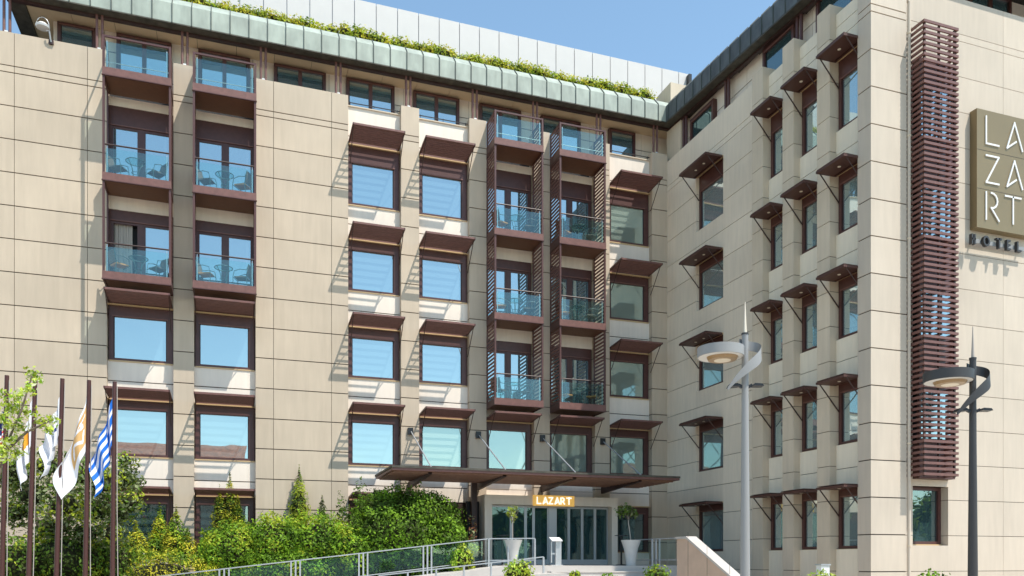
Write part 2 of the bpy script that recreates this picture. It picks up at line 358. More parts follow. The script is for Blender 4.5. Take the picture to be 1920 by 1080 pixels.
for k, (a0, a1) in bays.items():
    nb = nbal[k]
    for r in range(5):          # storeys
        isb = r > 4 - nb
        z_lo = ST[r - 1] + .03 if r else 0
        z_hi = FB[r] if not isb else (FB[r] - .72)
        if r == 0 and k in ('E', 'Fb'): continue
        wall_piece(F1, a0, a1, z_lo, z_hi, -.25 if not isb else -.27, 'stone2', zj=SPJ)
    if nb == 0: wall_piece(F1, a0, a1, ST[4] + .03, 18.72, -.25, 'stone2', zj=SPJ)
    else: wall_piece(F1, a0, a1, ST[4] + .03, 17.6, -.27, 'stone2', zj=[])
    if nb == 0:
        t = MB(); F1.box(t, a0, a1, -.5, -.2, 18.72, 18.76, M['stone4']); F1.box(t, a0, a1, -.25, -.22, 18.86, 18.885, M['black'])
        for q in (a0 + .1, (a0 + a1) / 2, a1 - .1): F1.box(t, q - .01, q + .01, -.25, -.22, 18.76, 18.9, M['black'])
        t.build('parapet_rail', hotel)
    for r in range(5):
        isb = r > 4 - nb
        if r == 0 and k in ('E', 'Fb', 'D'): continue
        if isb:
            zf = FB[r] - .72
            cu = ('c', .0, .34) if (k, r) == ('A', 3) else (('c', 0, .1) if (k, r) in (('B', 4), ('Fb', 3)) else None)
            window(F1, a0 + .03, a1 - .03, zf, GT[r], ST[r] + .03, n=-.3, bl=.08, br=.08, mull=True, door=True, curtain=cu, name='balcony_door', trim=False,
                   glass='glass', opened=(k, r) == ('A', 3))
            balcony(F1, a0 + .02, a1 - .02, zf + .04, FB[r] + 2.55, left=k != 'A')
        else:
            gl = 'glassp' if (r == 1 and k in ('D', 'E', 'Fb')) or k == 'G' else 'glass'
            cu = None
            if r == 1 and k in ('E', 'Fb', 'D'): cu = ('c', .0, .12)
            if r == 0: cu = ('c', .0, .5); gl = 'glassk'
            window(F1, a0 + .03, a1 - .03, FB[r], GT[r], ST[r], glass=gl, curtain=cu)
            t = MB(); F1.box(t, a0 + .0, a1 - .0, -.26, -.17, ST[r] + .001, ST[r] + .045, M['trim']); t.build('head_trim', hotel)
            if (k, r) != ('G', 0): awning(F1, a0 + .03, a1 - .04, ST[r] + .09, 1.0)
    if nb: balcony(F1, a0 + .02, a1 - .02, 17.82, 18.92, top=True, left=k != 'A')
# bay D ground floor: service door
mb = MB(); F1.box(mb, 6.8, 8.75, -.4, -.27, 0.6, 3.86, M['brownd']); mb.build('service_door', hotel)
# penthouse on the main block
mb = MB(); clad(F1, mb, -5.9, 18.8, -1.6, -1.2, 18.2, 20.36, [18.9, 19.65], [-4.3, -1.6, .7, 3.5, 3.9, 6.4, 9.1, 11.8, 14.5, 17.0], M['stone2']); mb.box((-5.9, 32.1, 18.2), (-5.6, 38, 20.3), M['stone2']); mb.build('penthouse_wall', hotel)
mb = MB(); mb.box((-12, YP - 0 + .6, 18.25), (18.6, YP + 1.3, 18.3), M['paving']); mb.box((XC + .6, Y3 + .7, 18.2), (XC + 1.6, YP + .6, 18.25), M['paving']); mb.build('terrace_floor', hotel)
for a0, a1, dr in ((-5.75, -4.55, 0), (-3.9, -2.1, 1), (-1.2, .6, 1), (1.45, 3.36, 0), (4.13, 6.01, 0), (6.76, 8.65, 0), (9.5, 11.3, 1), (12.2, 14.0, 1), (15.35, 16.6, 0)):
    window(F1, a0, a1, 18.31, 20.16, 20.27, n=-1.0, bl=.1, br=.1, mull=a1 - a0 > 1.3, trim=False, curtain=('b', 0, 1, .55), name='penthouse_window', glass='glass')
# right wing inner face
def wp2(a0, a1, z0, z1, n1, m='stone4', aj=(), zj=None, name='wall'):
    mb = MB(); clad(F2, mb, a0, a1, NB, n1, z0, z1, [R(z) for z in JZ] if zj is None else zj, aj, M[m], gz=.02); return mb.build(name, hotel)
H0, H1 = 26.32, 28.2
wp2(24.13, H0, 0, R(19), 0, 'stone5'); wp2(H1, YP + .01, 0, R(19), 0, 'stone5')
zz = [0.0] 
for r in range(5): wp2(H0, H1, R(ST[r - 1]) if r else 0, R(FB[r]), 0, 'stone5')
wp2(H0, H1, R(ST[4]), R(19), 0, 'stone5')
P2P = [(23.52, 24.13), (21.9, 22.46), (20.21, 20.78)]
for a0, a1 in P2P: wp2(a0, a1, 0, R(19), .28, name='pilaster')
cols2 = [(22.46, 23.52), (20.78, 21.9), (19.04, 20.21)]
for a0, a1 in cols2:
    for r in range(5): wp2(a0, a1, R(ST[r - 1]) if r else 0, R(FB[r]), .03, 'stone6', zj=[R(z) for z in SPJ])
    wp2(a0, a1, R(ST[4]), R(18.72), .03, 'stone6', zj=[R(18.3), R(17.9)])
for ci, (a0, a1) in enumerate([(H0, H1)] + cols2):
    for r in range(5):
        cu = ('c', 0, .25) if r == 0 else None
        window(F2, a0 + .02, a1 - .02, R(FB[r]), R(GT[r]), R(ST[r]), n=-.04 if ci else -.12, bl=.1, br=.12, glass='glass_right' if ci or 1 else 'glass', curtain=cu)
        t = MB(); F2.box(t, a0, a1, -.05, .05, R(ST[r]) - .03, R(ST[r]) + .02, M['trim']); t.build('head_trim', hotel)
        awning(F2, a0 - .02, a1, R(ST[r]) - .03, .8, n0=.05, solid=True)
# corner pier and end wall of the wing
mb = MB(); zj = [R(z) for z in JZ]
mb.box((XE + .03, Y3 + .03, 0), (18.6, 19.03, R(19) - .01), M['joint']); zs = [0] + sorted(z for z in zj if z > .1) + [R(19)]
for i in range(len(zs) - 1):
    mb.box((XE, Y3, zs[i] + .016), (18.62, Y3 + .0299, zs[i + 1] - .016), tone(M['stone3'])); mb.box((XE, Y3 + .03, zs[i] + .016), (XE + .0299, 19.04, zs[i + 1] - .016), M['stone3'])
    mb.box((18.601, Y3 + .03, zs[i] + .016), (18.62, Y3 + .25, zs[i + 1] - .016), M['stone3'])
mb.build('corner_pier', hotel)
def wp3(a0, a1, z0, z1, n1, aj=(), zj=None, m='stone3'):
    mb = MB(); clad(F3, mb, a0, a1, -.8, n1, z0, z1, [R(z) for z in JZ] if zj is None else zj, aj, M[m], gz=.016, ga=.01); return mb.build('wall', hotel)
wp3(18.62, 19.05, 0, R(19), -.2); wp3(20.42, 30, 0, R(19), -.2, aj=(22.65, 24.85, 27.05, 29.2))
wp3(19.05, 20.42, 0, 2.05, -.2); wp3(19.05, 20.42, 17.3, R(19), -.2)
wp3(19.05, 20.42, 3.82, 4.02, -.2, zj=[])
window(F3, 19.08, 20.4, 2.08, 3.72, 3.82, n=-.45, bl=.08, br=.1, glass='glassk', curtain=('c', .25, .8))
# oriel behind the louvre
OZ = [(5.1, 6.7), (8.1, 9.65), (11.1, 12.75), (14.0, 15.65)]
for z0, z1 in OZ:
    window(F3, 19.05, 20.42, z0, z1 - .06, z1, n=.05, bl=.06, br=.06, glass='glass', trim=False)
wp3(19.05, 20.42, 16.42, 17.3, -.2)
for lo, hi in ((4.03, 5.1), (6.7, 8.1), (9.65, 11.1), (12.75, 14.0), (15.65, 16.4)):
    mb = MB(); F3.box(mb, 19.05, 20.42, -.6, .05, lo, hi, M['brown']); mb.build('oriel_panel', hotel)
mb = MB(); z = 4.06; LX0, LX1, LN = 18.76, 20.06, .5
while z < 17.25:
    F3.box(mb, LX0, LX1, LN - .04, LN, z, z + .075, M['brownp']); F3.box(mb, LX0, LX0 + .04, -.198, LN - .0401, z, z + .075, M['brownp'])
    F3.box(mb, LX1 - .04, LX1 , .06, LN - .0401, z, z + .075, M['brownp']); z += .159
for q in (LX0 + .05, 19.35, LX1 - .12): F3.box(mb, q, q + .05, LN - .1, LN - .041, 4.03, 17.12, M['brownd'])
mb.build('louvre_screen', hotel)
mb = MB(); mb.tube([(18.69, Y3 - .02, 0), (18.69, Y3 - .02, R(18.2)), (18.69, Y3 + .1, R(18.5)), (18.69, Y3 + .3, R(18.8))], .05, M['stone3'], 12)
for z in range(2, 18, 3): mb.lathe((18.69, Y3 - .02, z), [(.05, 0), (.062, .001), (.062, .05), (.05, .051)], M['stone4'], 12)
mb.build('drain_pipe', hotel, smooth=True)
# penthouse of the wing
mb = MB(); clad(F2, mb, Y3 + 1.4, YP + .5, -1.0, -.55, 18.2, 20.2, [18.85, 19.4], [22, 24.2, 25.6, 28.6], M['stone2']); mb.build('penthouse_wall', hotel)
for a0, a1 in ((27.55, 29.25), (22.7, 24.4), (19.9, 21.6)):
    window(F2, a0, a1, 18.21, 19.72, 19.9, n=-.35, bl=.12, br=.12, trim=False, glass='glassk', name='penthouse_window')
mb = MB(); clad(F3, mb, XC + 1.2, 30, -1.6, -1.2, 18.2, 20.0, [19.2], [21, 23], M['stone2']); mb.build('penthouse_wall', hotel)
window(F3, 22.2, 24.0, 18.2, 19.8, 19.9, n=-1.0, bl=.1, br=.1, trim=False, name='penthouse_window', mull=True)
mb = MB(); mb.box((17.8, 29.75, 18.3), (18.35, 30.9, 20.3), M['stone4']); mb.build('corner_column', hotel)
# roof eaves : copper cornice with folded top
prof = [(.15, 20.32), (.15, 20.98), (-.2, 21.36), (-.45, 21.36), (-.45, 20.34)]
def zc(y): return -.62 * (YP - y) / 12.0
def cornice():
    mb = MB(); k = [(n, z) for n, z in prof]
    mb.loft([[(-7.13, YP - n, z) for n, z in k], [(XC - n, YP - n, z) for n, z in k]], M['copper'])
    s = mb; x = -7.1
    while x < 17.3:
        w = .022
        for (n0, z0), (n1, z1), (dn, dz) in (((.15, 20.32), (.15, 20.98), (.035, 0)), ((.15, 20.98), (-.2, 21.36), (.026, .026))):
            s.loft([[(q, YP - n0 + .001, z0), (q, YP - n1 + .001, z1), (q, YP - n1 - dn, z1 + dz), (q, YP - n0 - dn, z0 + dz)] for q in (x, x + w)], M['seam'])
        x += .636
    s.build('copper_eaves', hotel)
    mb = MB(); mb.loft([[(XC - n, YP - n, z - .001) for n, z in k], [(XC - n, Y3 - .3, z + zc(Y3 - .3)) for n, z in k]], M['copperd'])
    s = mb; y = 30.1
    while y > Y3 - .2:
        for (n0, z0), (n1, z1), (dn, dz) in (((.15, 20.32), (.15, 20.98), (.03, 0)), ((.15, 20.98), (-.2, 21.36), (.022, .022))):
            s.loft([[(XC - n0 + .001, q, z0 + zc(q)), (XC - n1 + .001, q, z1 + zc(q)), (XC - n1 - dn, q, z1 + dz + zc(q)), (XC - n0 - dn, q, z0 + dz + zc(q))] for q in (y, y + .022)], M['seam'])
        y -= .636
    s.build('copper_eaves', hotel)
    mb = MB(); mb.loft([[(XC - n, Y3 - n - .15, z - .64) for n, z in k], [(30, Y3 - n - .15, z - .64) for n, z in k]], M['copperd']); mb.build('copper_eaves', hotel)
    # underside, beams, soffits
    mb = MB(); mb.box((-7.12, YP - .148, 20.28), (XC - .15, YP + .2, 20.318), M['coppers'])
    mb.loft([[(XC - .148, YP + .2, 20.27), (XC + .2, YP + .2, 20.27), (XC + .2, YP + .2, 20.31), (XC - .148, YP + .2, 20.31)],
             [(XC - .148, Y3 - .3, 19.64), (XC + .2, Y3 - .3, 19.64), (XC + .2, Y3 - .3, 19.68), (XC - .148, Y3 - .3, 19.68)]], M['coppers'])
    mb.build('eaves_underside', hotel)
    mb = MB(); mb.box((-7.1, YP + .2, 20.2), (XC + .3, YP + .34, 20.33), M['brownd'])
    mb.loft([[(XC + .2, YP + .34, 20.2), (XC + .34, YP + .34, 20.2), (XC + .34, YP + .34, 20.33), (XC + .2, YP + .34, 20.33)],
             [(XC + .2, Y3 - .2, 19.56), (XC + .34, Y3 - .2, 19.56), (XC + .34, Y3 - .2, 19.69), (XC + .2, Y3 - .2, 19.69)]], M['brownd'])
    mb.build('eaves_beam', hotel)
    mb = MB(); x = -6.6
    while x < 18.5:
        mb.box((x, YP + .34, 20.36), (min(x + 1.33, 18.8), YP + 4, 20.4), M['soffit']); x += 1.345
    mb.box((-7.12, YP + .34, 20.3), (-6.62, YP + 9, 20.38), M['coppers'])
    y = Y3
    while y < YP - .1:
        z = 20.36 + zc(y + .65); mb.box((XC + .34, y, z), (XC + 1.6, y + 1.25, z + .04), M['coppers']); y += 1.265
    mb.build('soffit', hotel)
    mb = MB(); mb.box((-7.1, YP + .46, 20.41), (30, YP + 9, 21.3), M['coppers']); mb.box((XC + .46, Y3, 20.3), (30, YP + .45, 20.8), M['coppers']); mb.build('flat_roof', hotel)
cornice()
for px in (-7.08, -4.32, -1.61, 1.04, 3.73, 6.39, 9.06, 11.62, 14.46, 17.14):
    mb = MB()
    for q in (-.085, .085): mb.tube([(px + q, YP + .22, 18.98), (px + q, YP + .22, 20.3)], .045, M['brownp'], 10)
    mb.box((px - .05, YP + .1, 19.0), (px + .05, YP + .17, 19.1), M['white']); mb.build('roof_post', hotel)
for py in (29.5, 26.45, 22.3, 19.3):
    mb = MB()
    for q in (-.1, .1): mb.tube([(XC + .27, py + q, 18.6), (XC + .27, py + q, 20.3 + zc(py))], .06, M['brown'], 10)
    mb.build('roof_post', hotel)
mb = MB(); x = -6.0
while x < 20.6:
    mb.box((x, 33.5, 21.2), (min(x + .895, 20.64) - .03, 33.54, 24.73), M['whitep']); x += .895
mb.box((-6, 33.56, 21.2), (20.6, 36, 24.7), M['alu']); mb.build('roof_screen_wall', hotel)
mb = MB(); mb.box((17.85, 30.65, 20.8), (20.6, 31.9, 22.25), M['stone4']); mb.build('roof_block', hotel); mb = MB(); mb.box((20.35, 33.25, 24.1), (20.5, 33.49, 24.6), M['black']); mb.build('roof_speaker', hotel)
# entrance canopy
mb = MB(); CX0, CX1, CY0, CY1, CZ = 5.05, 16.05, 26.9, 30.2, 4.7
for y in (CY0, CY1 - .1): mb.box((CX0, y, CZ - .05), (CX1, y + .1, CZ + .08), M['brownp'])
for x in (CX0, CX1 - .1): mb.box((x, CY0 + .1, CZ - .05), (x + .1, CY1 - .1, CZ + .08), M['brownp'])
y = CY0 + .3
while y < CY1 - .2:
    mb.box((CX0 + .1, y, CZ - .1), (CX1 - .1, y + .08, CZ + .05), M['slat']); y += .3
mb.box((CX0 + .1, CY0 + .1, CZ + .051), (CX1 - .1, CY1 - .1, CZ + .07), M['brownd']); mb.box((CX0 - .02, CY0 - .03, CZ + .03), (CX1 + .02, CY0 - .001, CZ + .1), M['coppers']); mb.box((CX0 - .04, CY0, CZ + .03), (CX0 - .001, CY1, CZ + .1), M['coppers'])
cano = mb.build('entrance_canopy', hotel)
for bx in (6.42, 9.13, 11.84, 14.53):
    s = MB(); s.loft([[(q, CY0 + .3, CZ - .05), (q, CY1 + .28, CZ - .05), (q, CY1 + .28, CZ - .32), (q, CY0 + .3, CZ - .12)] for q in (bx - .07, bx + .07)], M['brownd']); s.build('beam', cano)
    s = MB(); s.box((bx - .1, YP - .1, 6.42), (bx + .1, YP + .001, 6.68), M['black']); s.tube([(bx + .02, YP - .1, 6.52), (bx + .04, CY0 + .25, CZ + .1)], .024, M['alu'], 8); s.build('tie_rod', cano)
# entrance portal
mb = MB(); PX0, PX1, PY = 9.1, 14.74, 29.5; PZ = 1.42
S = M['stone2']
mb.box((PX0, PY, 3.77), (PX1, YP + .6, 4.13), S); mb.box((PX0, PY + .001, PZ), (PX0 + .3, YP + .6, 3.77), S); mb.box((PX1 - .26, PY + .001, PZ), (PX1, YP + .6, 3.77), S)
mb.box((9.48, YP + .26, 4.13), (14.2, YP + .6, 5.2), M['stone3'])
por = mb.build('entrance_portal', hotel)
mb = MB(); mb.box((8.72, 29.95, PZ), (8.93, 30.15, 4.6), M['brownd']); mb.box((8.6, 30.2, PZ), (9.08, 30.4, 3.9), M['dark']); mb.build('downpipe_column_and_shade_slab', hotel)  # second box is a dark slab painting the shaded recess beside the portal
us = [922, 958, 985, 1000, 1028, 1041, 1066, 1091, 1115, 1147]
xs = [onY(u, 1000, PY + .35)[0] for u in us]; xs[0] = 9.41; xs[-1] = 14.46
for i in range(len(xs) - 1):
    x0, x1 = xs[i], xs[i + 1]
    if x1 - x0 < .3: s = MB(); s.box((x0, PY + .3, PZ), (x1, PY + .42, 3.765), M['alu']); s.build('mullion', por); continue
    s = MB(); f = .055
    s.box((x0, PY + .32, PZ + .01), (x0 + f, PY + .38, 3.76), M['alu']); s.box((x1 - f, PY + .32, PZ + .01), (x1 - .004, PY + .38, 3.76), M['alu'])
    s.box((x0 + f, PY + .322, PZ + .01), (x1 - f, PY + .378, PZ + .22), M['alu']); s.box((x0 + f, PY + .322, 3.68), (x1 - f, PY + .378, 3.76), M['alu'])
    dd = s.build('glass_door', por); s = MB(); s.box((x0 + f, PY + .34, PZ + .22), (x1 - f, PY + .35, 3.68), M['glassd']); s.build('pane', dd)
s = MB(); s.box((9.5, PY + .95, PZ), (14.4, PY + .97, 3.7), M['dark']); 
for q in (10.2, 11.35, 13.4): s.box((q, PY + .7, PZ), (q + .35, PY + .74, 3.6), M['curtain'])
s.build('lobby_curtains', por)
# ---------------------------------------------------------------- writing (stroke letters)
def arcpts(cx, cy, r, a0, a1, n=8): return [(cx + r * math.cos(math.radians(a0 + (a1 - a0) * i / n)), cy + r * math.sin(math.radians(a0 + (a1 - a0) * i / n))) for i in range(n + 1)]
GL = {'L': [[(0, 1), (0, 0), (.62, 0)]], 'A': [[(.78, 0), (.38, 1), (0, .0), (.46, .3)]], 'Z': [[(0, 1), (.62, 1), (0, 0), (.62, 0)]],
      'R': [[(0, 1), (0, 0)], [(.25, 1)] + arcpts(.27, .72, .28, 90, -90) + [(.24, .44), (.62, 0)]], 'T': [[(0, 1), (.78, 1)], [(.39, 1), (.39, 0)]],
      'H': [[(0, 1), (0, 0)], [(.5, 1), (.5, 0)], [(0, .5), (.5, .5)]], 'O': [arcpts(.45, .5, .5, 0, 360, 20)], 'E': [[(.5, 1), (0, 1), (0, 0), (.5, 0)], [(0, .5), (.45, .5)]]}
def strokes(mb, ch, x, z, h, w, y0, y1, m, wx=1):
    for line in GL[ch]:
        P = [Vector((x + px * h * wx, 0, z + pz * h)) for px, pz in line]
        for i in range(len(P) - 1):
            d = (P[i + 1] - P[i]).normalized(); n = Vector((-d.z, 0, d.x)) * w / 2; e = d * w * .45; jit = i * .0007
            q = [P[i] - e + n, P[i] - e - n, P[i + 1] + e - n, P[i + 1] + e + n]
            mb.loft([[(p.x, y0 - jit, p.z) for p in q], [(p.x, y1 - jit, p.z) for p in q]], m)
# wall sign
SY = Y3 + .2 - .25; SX0, SX1, SZ0, SZ1 = 21.28, 23.72, 11.7, 15.3
sg = thing('hotel_sign', 'square bronze wall sign with white LAZART letters above HOTEL lettering', 'sign', (22.5, SY, 11.2))
mb = MB(); mb.box((SX0, SY, SZ0), (SX1, Y3 + .199, SZ1), M['gold'])
for z in (12.88, 14.06): mb.box((SX0 + .001, SY - .004, z), (SX1 - .001, SY - .001, z + .012), M['joint'])
mb.build('sign_board', sg)
zr = [14.28, 13.1, 11.98]; rows = ['LA', 'ZA', 'RT']
mb = MB()
for r, w_ in enumerate(rows):
    for c, ch in enumerate(w_):
        tgt = onY([1848, 1887][c] if not (ch == 'T') else 1884, 300, SY)[0]
        strokes(mb, ch, tgt, zr[r], .82, .052, SY - .03, SY - .002, M['white'], wx=1.0)
mb.build('sign_lettering', sg)
mb = MB()
for i, ch in enumerate('HOTEL'):
    x = onY([1821, 1843, 1868, 1887, 1906][i], 450, SY)[0]
    strokes(mb, ch, x, 11.17, .26, .055, SY - .05, SY + .05, M['lampd'], wx=.8)
mb.box((21.2, SY + .06, 11.24), (23.4, SY + .09, 11.36), M['lampg']); mb.box((21.25, SY + .09, 11.28), (21.3, Y3 + .199, 11.32), M['lampg']); mb.box((23.2, SY + .09, 11.28), (23.25, Y3 + .199, 11.32), M['lampg'])
mb.build('hotel_lettering', sg)
# entrance sign
es = thing('entrance_sign', 'small golden LAZART nameplate above the glass entrance doors', 'sign', (11.95, PY - .05, 3.76))
mb = MB(); ex0 = onY(1000, 940, PY - .06)[0]; ex1 = onY(1077, 940, PY - .06)[0]
mb.box((ex0, PY - .06, 3.74), (ex1, PY - .001, 4.16), M['goldl']); mb.build('sign_board', es)
mb = MB()
for i, ch in enumerate('LAZART'): strokes(mb, ch, ex0 + .16 + i * (ex1 - ex0 - .24) / 6, 3.83, .24, .046, PY - .08, PY - .062, M['litw'])
mb.build('sign_lettering', es)
# ---------------------------------------------------------------- ground
g = MB(); g.box((-600, -600, -.3), (600, 900, 0), M['asphalt']); struct(g, 'ground')
g = MB(); g.box((-40, -22, .0), (60, 60, .1), M['bounce']); struct(g, 'bounce_pavement')  # mostly unseen paving, spread wide and pale to bounce warm light upward
g = MB(); g.box((-14, 18, .1), (9.6, 30.4, .15), M['soil']); struct(g, 'garden_bed')
PLX0, PLX1, PLY = 8.6, 13.8, 25.0
g = MB(); g.box((PLX0, PLY, .1), (16.5, YP, PZ), M['marble']); g.box((PLX0 + .1, PLY + .1, PZ), (16.4, YP, PZ + .004), M['paving']); struct(g, 'entrance_platform')
g = MB()
for i in range(7):
    z = PZ - .18 * (i + 1); y = PLY - .32 * (i + 1)
    g.box((PLX0 + 1.3, y, .1), (PLX1, PLY - .32 * i, z), M['marble']); g.box((PLX0 + 1.3, y - .03, z - .04), (PLX1, y, z), M['marble'])
struct(g, 'entrance_steps')
g = MB(); g.prism([(-2.6, 25.2, .1), (8.6, 25.2, .1), (8.6, 25.2, PZ), (-2.6, 25.2, .12)], (0, 1.5, 0), M['marble']); struct(g, 'access_ramp')
g = MB(); g.prism([(1.5, 23.6, .1), (10.0, 23.6, .1), (10.0, 23.6, 1.2), (9.0, 23.6, 1.17), (1.5, 23.6, .2)], (0, 1.55, 0), M['marble']); struct(g, 'lower_ramp')
# stair wall
g = MB(); sw = [(13.8, 23.3, .1), (13.8, 23.3, 2.3), (13.8, 22.7, 2.3), (13.8, 19.0, .45), (13.8, 19.0, .1)]
g.prism(sw, (.3, 0, 0), M['pink'])
g.prism([(13.76, 23.34, 2.3), (13.76, 23.34, 2.38), (13.76, 22.68, 2.38), (13.76, 18.96, .53), (13.76, 18.96, .45), (13.76, 22.68, 2.3)], (.38, 0, 0), M['marble'])
for q in ((20.3), (21.5), (22.6)): g.box((13.795, q, .2), (13.8, q + .012, 1.0 + (q - 19) * .42), M['joint'])
tag(g.build('stair_wall'), 'sloping pink stone wall with white coping beside the entrance steps', 'wall')
# railings
def railing(pts, label, glass, posts, h=.95, name='glass_railing'):
    o = thing(name, label, 'railing', pts[0]); P = [Vector(p) for p in pts]
    mb = MB(); up = Vector((0, 0, h))
    for a, c in zip(P[:-1], P[1:]):
        mb.bar(a + up, c + up, .05, .035, M['alu'])
        if glass: mb.bar(a + Vector((0, 0, .2)), c + Vector((0, 0, .2)), .04, .03, M['alu'])
    mb.build('hand_rail', o)
    L = [(b_ - a_).length for a_, b_ in zip(P[:-1], P[1:])]; tot = sum(L)
    def at(s):
        for a_, b_, l in zip(P[:-1], P[1:], L):
            if s <= l: return a_ + (b_ - a_) * (s / l)
            s -= l
        return P[-1]
    n = posts
    for i in range(n + 1):
        c = at(tot * i / n); mb = MB()
        for q in ((-.14, 0, .14) if glass and 0 < i < n else (0,)):
            cc = c + Vector((q, 0, 0)) * 1.0; mb.box((cc.x - .025, cc.y - .03, cc.z - .05), (cc.x + .025, cc.y + .03, cc.z + h - .01), M['alu'])
        mb.build('post', o)
        if glass and i < n:
            a, c2 = at(tot * i / n + .2), at(tot * (i + 1) / n - .2); mb = MB(); z0, z1 = Vector((0, 0, .24)), Vector((0, 0, h - .06))
            mb.loft([[a + z0, c2 + z0, c2 + z1, a + z1], [a + z0 + Vector((0, .012, 0)), c2 + z0 + Vector((0, .012, 0)), c2 + z1 + Vector((0, .012, 0)), a + z1 + Vector((0, .012, 0))]], M['glassb']); mb.build('glass_panel', o)
    return o
railing([(-2.4, 26.5, .14), (8.3, 26.5, PZ - .02)], 'long sloping aluminium railing with glass panels in front of the hedges', True, 5)
railing([(8.3, 26.45, PZ - .02), (9.9, 26.2, PZ)], 'short level railing with glass beside the left white planter', True, 2)
railing([(4.2, 24.6, .42), (9.6, 24.6, 1.0)], 'lower metal handrail with bare posts along the marble ramp', False, 6, h=.72, name='ramp_handrail')
railing([(13.9, 23.35, PZ), (13.9, 26.4, PZ)], 'glass balustrade between the right planter and the pink stair wall', True, 2, h=.93)
# ---------------------------------------------------------------- planters, tables, stand
def planter(c, label, g):
    o = thing('planter_pot', label, 'planter', c, g); mb = MB()
    mb.loft([[(c[0] + s * x, c[1] + s * y, c[2] + z) for x, y in [(math.cos(math.radians(a)) * (abs(math.cos(math.radians(a))) ** -.0), math.sin(math.radians(a))) for a in range(0, 360, 15)]] for s, z in ((.17, 0), (.19, .25), (.25, .6), (.35, .9), (.31, .9), (.28, .82))], M['pot']); mb.build('pot', o, smooth=True)
    mb = MB(); mb.lathe((c[0], c[1], c[2] + .78), [(.0, 0), (.285, 0), (.285, .03), (0, .03)], M['soil']); mb.build('soil', o); return o
cR = onD(1183, 1000, 28.4); cR.z = PZ; cL = onD(961, 1000, 28.0); cL.z = PZ
planter(cR, 'tall tapered white planter pot right of the glass doors', 'white planters by the entrance')
planter(cL, 'tall tapered white planter pot left of the glass doors behind the railing', 'white planters by the entrance')
